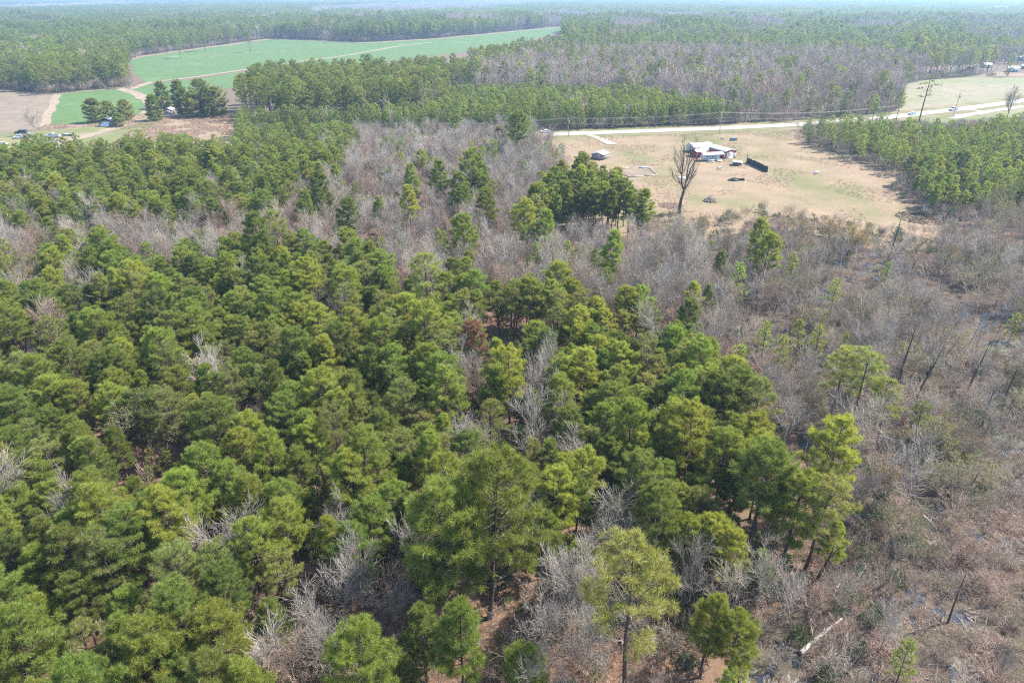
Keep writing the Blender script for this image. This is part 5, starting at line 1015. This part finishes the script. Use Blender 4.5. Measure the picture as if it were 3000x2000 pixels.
# ---- ragged lone pine by the road
base = G(2692, 356); y0_ = base.y; top = W(2730, 216, y0_)-base
t = thing('lone_pine_tree', 'tall ragged lone pine with sparse tufted limbs beside the road', 'pine', base); H_ = top.z
part('trunk', M['pine_bark'], t, lambda m: m.tube([(0, 0, -0.3), (top.x*0.35, 0, H_*0.35), (top.x*0.75, 0, H_*0.7), (top.x, 0, H_*0.95)], [0.34, 0.28, 0.2, 0.08], 8))
def c7(X_, Y_, off): return W(2600+X_*0.1913, 100+Y_*0.1913, y0_+off)-base
PAD = [((615, 760), (540, 765), 0.8), ((608, 800), (485, 840), -1.2), ((630, 760), (765, 790), 1.0), ((575, 960), (660, 925), -0.6), ((565, 960), (500, 960), 0.5), ((640, 700), (690, 640), 0.4), ((640, 700), (630, 650), -1.0), ((600, 850), (620, 870), 1.3), ((640, 720), (710, 715), -0.8), ((600, 840), (690, 800), 0.3)]
cr = MB(); g = np.random.default_rng(9); s0 = []; s1 = []; tc = []
for (a_, b_, o_) in PAD:
    p = np.array(c7(*a_, 0)); q_ = np.array(c7(*b_, o_)); s0.append(p); s1.append(q_)
    for k in range(9): c = p+(q_-p)*g.uniform(0.6, 1.15)+g.normal(0, 1, 3)*np.array([0.75, 0.75, 0.28]); s0.append(p+(q_-p)*0.6); s1.append(c); tc.append(c)
n = len(s0); add_segs(cr, s0, s1, np.where(np.arange(n) % 10 == 0, 0.09, 0.03), np.full(n, 0.02), 3, 1); tc = np.array(tc); dd_ = np.tile([0, 0, 1.0], (len(tc), 1)); add_tufts(cr, g, tc, dd_, 14, 0.75, 0.14, 1.0, 0)
cr.obj('crown', [M['needle_deep'], M['pine_bark']], t)
# ---- budding trees (yellow-green) among the swamp
BUD = []
for s_, H_, lf in [(111, 7, 'bud_yellow'), (112, 9, 'bud'), (113, 8, 'bud'), (114, 7, 'bud_yellow')]:
    tr_, cr_ = bare(s_, H_, (9, 6, 4), (4, 3, 2, 1), r=0.11, stems=2 if lf == 'bud_yellow' else 3, tuft=(7, 0.30, 0.10), twig=0.015); BUD.append((cr_.mesh('budding_crown', [M['grey_bark'], M[lf]]), H_))
for px, py, H_, v, lab in [(2363, 705, 7, 0, 'yellow catkin willow at the left of the pond'), (2412, 705, 7, 3, 'yellow catkin willow in the middle of the pond row'), (2470, 718, 7, 0, 'yellow catkin willow right of the pond'), (2515, 728, 5, 3, 'smallest yellow catkin willow at the right end of the row'), (2952, 655, 9, 1, 'lime green budding tree by the right young pines'), (2930, 610, 8, 2, 'pale green budding tree just under the right young pines'),
                           (1660, 800, 8, 1, 'pale yellow-green budding tree behind the central pines'), (410, 1290, 7.5, 2, 'budding pale tree sticking out of the left pine wood'), (2660, 1560, 5, 1, 'round lime-green budding bush in the marsh thicket'), (2780, 760, 5, 2, 'pale green budding bush in the right thicket'), (1880, 780, 6, 2, 'pale budding tree in the middle of the leafless strip'), (2030, 800, 6, 1, 'lime budding tree at the front of the leafless strip'),
                           (1000, 745, 6, 2, 'faintly green budding tree behind the pine row'), (2260, 860, 5, 2, 'faint green budding shrub in the swamp thicket'), (2520, 950, 5, 1, 'low lime budding shrub near the swamp pines'), (2600, 1450, 5, 0, 'olive yellow shrub at the marsh thicket edge'), (2740, 1290, 5, 2, 'pale budding shrub near the reed island'), (1980, 700, 5, 1, 'lime budding bush below the dead tree'), (2060, 680, 5, 2, 'pale budding bush right below the dead tree'), (2880, 700, 5, 2, 'greenish budding bush at the right thicket top')]:
    p = G(px, py, H_*0.55); t = thing('budding_tree', lab, 'tree', (p.x, p.y, 0), rnd.uniform(0, 6.28), 'budding trees', (H_/BUD[v][1],)*3); o = bpy.data.objects.new('crown', BUD[v][0]); COL.objects.link(o); o.parent = t
# round roadside oak, shaped oak at bottom of the road, grey farmyard tree
tr_, cr_ = bare(120, 18, (16, 9, 6), (5, 5, 4, 2), r=0.38, twist=0.09, up=0.08, first=0.18, twig=0.03)
for nm, px, py, H_, lab in [('bare_oak_tree', 2497, 330, 19, 'big round-headed leafless oak on the far roadside'), ('bare_oak_tree', 111, 396, 9.5, 'leafless tree leaning over the farmyard vehicles'), ('bare_oak_tree', 2950, 345, 11, 'leafless tree beside the side road at the right edge')]:
    t = thing(nm, lab, 'tree', G(px, py), rnd.uniform(0, 6.28), None, (H_/18,)*3); tr_.obj('trunk', M['grey_bark'], t); cr_.obj('crown', [M['grey_bark'], M['bud']], t)
tr_, cr_ = pine(121, 13, 2.0, 6.0, 60, 16, 10, 0.6, 0.10, 'round')
t = thing('evergreen_oak_tree', 'broad dark evergreen tree standing alone beside the road', 'tree', G(1518, 448)); tr_.obj('trunk', M['pine_bark'], t); cr_.obj('crown', [M['needle_deep'], M['pine_bark']], t)
tr_, cr_ = pine(122, 12, 4.0, 3.0, 40, 12, 10, 0.55, 0.10, 'cone')
p = G(1395, 1015, 8); t = thing('pine_tree', 'rust-coloured dying pine inside the near wood', 'dead pine', (p.x, p.y, 0)); tr_.obj('trunk', M['pine_bark'], t); cr_.obj('crown', [M['dead_needle'], M['pine_bark']], t)
CED = []
for s_, R_ in ((131, 4.6), (132, 4.0)):
    tr_, cr_ = pine(s_, 10, 0.3, R_, 80, 18, 9, 0.6, 0.13, 'round' if s_ == 131 else 'cone', 5, lean=0.01); CED.append((tr_.mesh('cedar_trunk', [M['pine_bark']]), cr_.mesh('cedar_crown', [M['needle_olive'] if s_ == 131 else M['needle_deep'], M['pine_bark']])))
for px, py, H_, v, lab in [(283, 360, 10.5, 0, 'broad olive cedar leaning over the collapsed cottage'), (322, 352, 8.5, 0, 'smaller cedar behind the collapsed cottage'), (352, 372, 6, 0, 'low cedar at the right side of the collapsed cottage'), (372, 352, 9, 0, 'round olive cedar at the corner of the green plot'), (458, 354, 11.5, 1, 'dark conical cedar at the bend of the track'), (482, 318, 13, 1, 'dark cedar just behind the track bend cedar'),
                         (548, 340, 12.5, 1, 'tall dark tree in the middle of the farm grove'), (575, 344, 12, 0, 'olive spreading tree in the middle of the farm grove'), (612, 343, 13.5, 1, 'tall dark tree toward the right of the farm grove'), (640, 338, 13, 0, 'broad tree at the right end of the farm grove'), (598, 318, 14, 0, 'tall tree at the back of the farm grove'), (530, 312, 13, 1, 'dark tree at the back left of the farm grove'), (1462, 445, 9, 1, 'dark small evergreen left of the broad roadside evergreen')]:
    t = thing('cedar_tree', lab, 'tree', G(px, py), rnd.uniform(0, 6.28), 'cedars and evergreens of the farm', (H_/10,)*3)
    for pn_, me_ in zip(('trunk', 'crown'), CED[v]): o = bpy.data.objects.new(pn_, me_); COL.objects.link(o); o.parent = t
# ---- poles and wires
def pole(b0, t0, lab, arm=True, r_=0.15):
    p = G(*b0); q_ = W(*t0, p.y)-p; t = thing('utility_pole', lab, 'utility pole', p, 0, 'wooden utility poles')
    part('pole', M['pole_wood'], t, lambda m: m.tube([(0, 0, 0), (q_.x, 0, q_.z)], [r_, r_*0.75], 8))
    if arm:
        part('cross_arm', M['pole_wood'], t, lambda m: m.box(q_.x-0.06, q_.x+0.06, -0.9, 0.9, q_.z-0.5, q_.z-0.38))
        part('insulator', M['galv'], t, lambda m: [m.tube([(q_.x, y, q_.z-0.38), (q_.x, y, q_.z-0.2)], 0.05, 6) for y in (-0.8, 0.8)]); part('transformer', M['galv'], t, lambda m: m.tube([(q_.x+0.35, 0, q_.z-2.2), (q_.x+0.35, 0, q_.z-1.3)], 0.25, 8))
    return p+q_
tops = [pole((700, 412), (692, 382), 'pole at the left of the plantation, pale top'), pole((1166, 418), (1158, 360), 'pale pole rising in front of the plantation left half'), pole((1665, 401), (1665, 345), 'tall pole at the roadside near the gravel drive'), pole((2108, 392), (2114, 328), 'tall pole between the road and the red garage'),
        pole((2541, 357), (2547, 318), 'pole by the far bend of the road'), pole((2792, 342), (2814, 273), 'leaning pole beside the pickup on the road'), pole((2948, 310), (2973, 247), 'farthest pole behind the leafless roadside tree')]
yard_top = pole((160, 432), (146, 384), 'thin pale pole in front of the farmyard pickup', False); pole((2034, 425), (2038, 386), 'short service pole behind the arched shed', False, 0.1); pole((2692, 462-60), (2690, 380), 'fence corner pole inside the right young wood', False, 0.08)
TT = [G(-600, 440)+Vector((0, 0, 9))]+tops+[tops[-1]+(tops[-1]-tops[-2])]
for i in range(len(TT)-1):
    for k, (dy, dz) in enumerate(((-0.8, -0.2), (0.8, -0.2), (0, 0.0), (0, -2.4))):
        a_, b_ = TT[i]+Vector((0, dy, dz)), TT[i+1]+Vector((0, dy, dz)); sag = (b_-a_).length*0.014; pts_ = [a_.lerp(b_, j/12)-Vector((0, 0, 4*sag*(j/12)*(1-j/12))) for j in range(13)]
        m = MB(); m.tube(pts_, 0.017, 4, cap=False); o = m.obj('power_line', M['wire']); tag(o, '%s roadside wire %s' % (('near upper', 'far upper', 'topmost', 'lowest')[k], ('left of the pale plantation pole', 'from the pale-topped pole to the plantation pole', 'across the plantation', 'above the pasture road', 'right of the garage pole', 'over the road bend', 'behind the mown field pole', 'at the right edge')[i]), 'power line', 'roadside power lines')
# ---- vehicles
def wheels(t, xs_, wd, r_=0.36):
    for x in xs_:
        for y in (-0.02, wd-0.2):
            o = part('wheel', M['tyre'], t, lambda m: m.tube([(x, y, r_), (x, y+0.22, r_)], r_, 14)); part('rim', M['rim'], o, lambda m: (m.tube([(x, y-0.015, r_), (x, y-0.004, r_)], r_*0.6, 10), m.tube([(x, y+0.224, r_), (x, y+0.235, r_)], r_*0.6, 10)))
def vehicle(kind, loc, rz, lab, paint, name, cat, L=None):
    t = thing(name, lab, cat, loc, rz); wd = 1.85
    if kind == 'pickup':
        L = L or 5.9; k = L/5.9; lo = [(0, 0.45), (0.05, 0.95), (0.3, 1.08), (1.75, 1.18), (5.85, 1.18), (5.9, 0.5)]; ca = [(1.75, 1.17), (2.35, 1.82), (3.9, 1.86), (4.15, 1.17)]; wx = (1.05, 4.75)
        wins = [(2.35, 2.95), (3.05, 3.75)]
    elif kind == 'suv':
        L = L or 4.8; k = L/4.8; lo = [(0, 0.4), (0.05, 0.9), (0.3, 1.0), (1.5, 1.1), (4.7, 1.1), (4.8, 0.5)]; ca = [(1.3, 1.08), (2.0, 1.66), (4.3, 1.68), (4.72, 1.08)]; wx = (0.9, 3.85); wins = [(2.0, 2.75), (2.85, 3.55), (3.65, 4.2)]
    else:
        L = L or 4.6; k = L/4.6; lo = [(0, 0.4), (0.05, 0.78), (0.3, 0.88), (1.3, 0.98), (4.3, 1.0), (4.6, 0.85), (4.6, 0.45)]; ca = [(1.2, 0.96), (1.95, 1.42), (3.2, 1.44), (3.95, 0.98)]; wx = (0.85, 3.75); wins = [(1.95, 2.5), (2.6, 3.2)]
    S = lambda pr: [(a_*k, z_) for a_, z_ in pr]
    part('body', paint, t, lambda m: m.loft(S(lo), 0.02, wd)); ins_ = [(a_+(0.0), z_) for a_, z_ in ca]
    part('cab', paint, t, lambda m: m.loft(S(ins_), 0.1, wd-0.08))
    zb = ca[0][1]; zt = ca[1][1]
    for (a_, b_) in wins:
        for y in (0.075, wd-0.075): part('side_window', M['glass'], t, lambda m: m.box(a_*k, b_*k, y-0.01, y+0.01, zb+0.10, zt-0.10))
    def glz(m, p0, p1, s_):
        (xa, za), (xb, zb_) = p0, p1; xa, xb = xa*k, xb*k; o_ = 0.03*s_
        A_ = (xa+(xb-xa)*0.15+o_, za+(zb_-za)*0.15); B_ = (xa+(xb-xa)*0.88+o_, za+(zb_-za)*0.88); m.quads([(A_[0], 0.2, A_[1]+.02), (A_[0], wd-0.2, A_[1]+.02), (B_[0], wd-0.25, B_[1]+.02), (B_[0], 0.25, B_[1]+.02)], [(0, 1, 2, 3)])
    part('windscreen', M['glass'], t, lambda m: glz(m, ca[0], ca[1], -1)); part('rear_window', M['glass'], t, lambda m: glz(m, ca[-1], ca[-2], 1))
    if kind == 'pickup': part('bed', M['tyre'], t, lambda m: m.box(4.25*k, 5.75*k, 0.15, wd-0.13, 1.182, 1.20))
    for y in (0.12, wd-0.42): part('headlight', M['light_white'], t, lambda m: m.box(0.0, 0.04, y, y+0.3, 0.72, 0.88)); part('tail_light', M['light_red'], t, lambda m: m.box(L-0.04, L+0.02, y, y+0.28, 0.8, 1.0))
    part('bumper', M['galv'], t, lambda m: (m.box(-0.08, -0.01, 0.1, wd-0.08, 0.42, 0.6), m.box(L+0.025, L+0.09, 0.1, wd-0.08, 0.42, 0.6)))
    wheels(t, [x*k for x in wx], wd, 0.38 if kind != 'sedan' else 0.33); return t
vehicle('pickup', G(128, 405), 0.07, 'silver crew-cab pickup in the farmyard, facing left', M['silver_paint'], 'parked_pickup', 'pickup', 6.4)
vehicle('suv', G(43, 393), 0.1, 'dark blue estate car behind the small pale van', M['black_carpaint'], 'parked_car', 'car', 4.9)
vehicle('suv', G(40, 408.5), 0.55, 'small pale van standing at the left of the farmyard', M['silver_paint'], 'parked_van', 'van', 3.4)
vehicle('sedan', G(-14, 428), 0.0, 'white car cut by the left edge of the yard', M['white_carpaint'], 'parked_car', 'car')
rd = lambda i: heading(road[i], road[i+1])
vehicle('sedan', G(1583, 391), rd(3)+0.0, 'white car on the road beside the evergreen tree', M['white_carpaint'], 'moving_car', 'car', 4.8)
vehicle('pickup', G(2788, 326.5), rd(7), 'light grey pickup driving by the leaning pole', M['silver_paint'], 'moving_pickup', 'pickup', 5.6)
vehicle('sedan', G(2668, 338), rd(7), 'pale teal car on the road at the lone pine', M['teal_paint'], 'moving_car', 'car', 4.6)
vehicle('sedan', G(2896, 223), 0.2, 'dull red car parked by the far right houses', M['light_red'], 'parked_car', 'car', 4.6)
t = thing('boat_trailer', 'green jon boat on a trailer behind the silver pickup', 'boat trailer', G(177, 400), 0.05)
part('hull', plain('boat_green', (0.10, 0.15, 0.11), 0.6), t, lambda m: m.loft([(0.9, 0.55), (1.3, 0.45), (5.0, 0.45), (5.0, 0.95), (0.5, 1.0)], 0.2, 1.5)); part('deck', M['camper_white'], t, lambda m: m.box(0.9, 3.2, 0.25, 1.45, 0.985, 1.04))
part('frame', M['galv'], t, lambda m: (m.tube([(-0.9, 0.85, 0.45), (1.2, 0.85, 0.4)], 0.05, 5), m.box(1.0, 4.6, 0.2, 0.28, 0.35, 0.42), m.box(1.0, 4.6, 1.42, 1.5, 0.35, 0.42))); part('outboard_motor', M['tyre'], t, lambda m: m.loft([(5.02, 0.5), (5.4, 0.5), (5.5, 1.35), (5.15, 1.5), (5.02, 1.1)], 0.7, 1.0))
for y in (0.0, 1.52): part('wheel', M['tyre'], t, lambda m: m.tube([(4.0, y, 0.3), (4.0, y+0.17, 0.3)], 0.3, 12))
t = thing('utility_trailer', 'small flat trailer with dark wheel between the farmyard cars', 'trailer', G(78, 397.5), -0.2)
part('deck', M['galv'], t, lambda m: m.box(0, 2.4, 0, 1.4, 0.45, 0.55)); part('drawbar', M['galv'], t, lambda m: m.tube([(2.4, 0.7, 0.48), (3.8, 0.7, 0.35)], 0.05, 5)); part('load', M['white_siding'], t, lambda m: m.box(0.1, 0.9, 0.2, 1.2, 0.56, 1.0))
for y in (-0.22, 1.42): part('wheel', M['tyre'], t, lambda m: m.tube([(1.2, y, 0.34), (1.2, y+0.18, 0.34)], 0.34, 12))
pile(G(75, 408), 0.9, 1.6, M['dark_bark'], 'dark round twiggy shrub beside the pale van', 'yard_shrub', 500, 'shrub')
t = thing('satellite_dish', 'white satellite dish low beside the thin farmyard pole', 'satellite dish', G(164, 424), -0.5)
part('dish', M['white_paint'], t, lambda m: m.tube([(0, -0.1, 1.5), (0, 0.0, 1.4), (0, 0.1, 1.35)], [0.9, 0.6, 0.05], 14)); part('mount', M['galv'], t, lambda m: m.tube([(0, 0.15, 0), (0, 0.12, 1.4)], 0.05, 6))
t = MB(); t.box(0, 3.4, 0, 2.6, 0.0, 0.06); o = t.obj('concrete_pad', M['gravel']); o.location = G(113, 405); o['kind'] = 'structure'
# ---- houses
def house(fl, fr, dep, e, r, wallm, roofm, lab, name, nwin=3, cat='house', axis='x'):
    w = (fr-fl).length; t = thing(name, lab, cat, fl, heading(fl, fr)); part('wall', wallm, t, lambda m: walls(m, w, dep, e, r-0.08, axis))
    part('roof', roofm, t, lambda m: gable(m, w, dep, e, r, axis, 0.4, 0.12)); part('door', M['glass'], t, lambda m: m.box(w*0.46, w*0.46+0.9, -0.05, -0.01, 0.1, 2.1))
    for k in range(nwin):
        x = w*(k+0.5)/nwin-0.6
        if abs(x-w*0.46) < 1.2: x += 1.8
        o = part('window', M['white_paint'], t, lambda m: m.box(x, x+1.2, -0.05, -0.01, 0.9, 2.1)); part('pane', M['glass'], o, lambda m: m.box(x+0.1, x+1.1, -0.07, -0.052, 1.0, 2.0))
    return t
house(G(2962, 178), G(3040, 181), 9, 2.8, 4.8, M['blue_wall'], M['white_paint'], 'long pale blue house with white roof at the right edge', 'blue_house', 4)
house(G(2953, 212), G(2984, 213), 7, 2.8, 4.2, M['white_siding'], M['white_paint'], 'small white house with white roof by the mown field', 'white_house', 1)
house(G(2992, 203), G(3060, 206), 8, 2.4, 3.4, M['grey_wall'], M['blue_wall'], 'low green-roofed shed at the right edge by the houses', 'green_roof_shed', 2, 'shed')
house(G(2830, 205), G(2852, 206), 7, 2.4, 3.6, M['board_pale'], M['board_pale'], 'tan cottage glimpsed through the trees behind the mown field', 'tan_cottage', 2)
house(G(2885, 199), G(2905, 199), 7, 2.4, 3.6, M['white_siding'], M['white_paint'], 'white cottage glimpsed behind leafless trees at upper right', 'white_cottage', 1)
house(G(2924, 34), G(2962, 34), 60, 9, 14, M['white_siding'], M['white_paint'], 'big white farm building on the distant pale field', 'farm_building', 3, 'building')
house(G(2975, 35), G(3010, 35), 50, 8, 12, M['white_siding'], M['white_paint'], 'second white farm building at the top right corner', 'farm_building', 3, 'building')
house(G(2868, 38), G(2895, 38), 30, 4, 6, M['white_siding'], M['white_paint'], 'low white shed left of the distant farm buildings', 'farm_shed', 2, 'building')
t = thing('ruined_cottage', 'collapsed little cottage with blue-white tarp under the plot-side cedars', 'cottage', G(292, 371), -0.15)
part('wall', M['grey_wall'], t, lambda m: walls(m, 7.0, 5.0, 2.2, 3.6)); part('roof', M['glass'], t, lambda m: gable(m, 7.0, 5.0, 2.2, 3.9, 'y', 0.3))
part('tarp', M['camper_white'], t, lambda m: m.quads([(1.0, -1.5, 0.3), (5.8, -1.2, 0.3), (5.0, 0.2, 2.3), (2.6, 0.2, 2.4)], [(0, 1, 2, 3)])); part('loose_sheet', M['white_paint'], t, lambda m: m.quads([(3.2, 1, 3.95), (5.2, 1, 3.3), (5.0, 3, 3.35), (3.4, 3, 4.0)], [(0, 1, 2, 3)]))
for a_, b_, lab in [((482, 338), (505, 338), 'grey roofed ruin in the farm grove beside leaning junk'), ((500, 305), (522, 306), 'pale roofed shack at the back of the farm grove')]:
    fl, fr = G(*a_), G(*b_); w = (fr-fl).length; t = thing('farm_shack', lab, 'shack', fl, 0.1); part('wall', M['grey_wall'], t, lambda m: walls(m, w, 5, 2.4, 3.2)); part('roof', M['grey_roof'], t, lambda m: gable(m, w, 5, 2.4, 3.4, 'y', 0.3))
for k, (a_, b_) in enumerate([(486, 341), (494, 343), (512, 336)]):
    t = MB(); t.box(0, 1.6, 0, 0.5, 0, 0.8); t.box(0.3, 1.2, -0.4, 0.0, 0, 0.5); o = t.obj('scrap_appliance', M['white_siding']); o.location = G(a_, b_); o.rotation_euler.z = k*0.7; tag(o, 'white scrap %s under the farm grove' % ('leftmost in front of the grey ruin', 'just right of the grey ruin front', 'piece by the grove right side')[k], 'scrap')
# ---- wire fences
def wirefence(pts_, lab, h=1.3, gap=5.0):
    t = thing('wire_fence', lab, 'fence', (0, 0, 0)); w = MB()
    me = None
    for i in range(len(pts_)-1):
        a_, b_ = pts_[i], pts_[i+1]; n = max(1, int((b_-a_).length/gap))
        for k in range(n):
            if me is None: m = MB(); m.tube([(0, 0, 0), (0, 0, h)], [0.06, 0.05], 6); me = m.mesh('fence_post', [M['pole_wood']])
            o = bpy.data.objects.new('post', me); COL.objects.link(o); o.parent = t; o.location = a_.lerp(b_, k/n)
        for z in (0.35, 0.8, 1.22): w.tube([a_+Vector((0, 0, z)), b_+Vector((0, 0, z))], 0.012, 3, cap=False)
    w.obj('wires', M['wire'], t)
wirefence([G(*p) for p in [(2300, 395), (2360, 415), (2480, 460), (2560, 492), (2640, 522)]], 'thin wire fence between the pasture and the right young pines')
wirefence([G(*p) for p in [(1690, 411), (1860, 404), (2030, 398), (2150, 393), (2300, 390)]], 'wire fence along the pasture side of the road')
wirefence([G(*p) for p in [(2870, 219), (2935, 226), (3010, 232)]], 'dark wire fence at the back of the mown field', 1.5, 4.0)
# ---- the air
hz = MB().box(-9700, 9700, -60, 11700, -1.0, 57.5).obj('haze', []); hz['kind'] = 'stuff'; hz.data.materials.clear()
m, nt, out = nodes('haze'); pv = nt.nodes.new('ShaderNodeVolumePrincipled'); pv.inputs['Color'].default_value = (0.46, 0.70, 1.0, 1); pv.inputs['Density'].default_value = HAZE_DENSITY; pv.inputs['Anisotropy'].default_value = 0.25
nt.links.new(pv.outputs[0], out.inputs['Volume']); hz.data.materials.append(m)
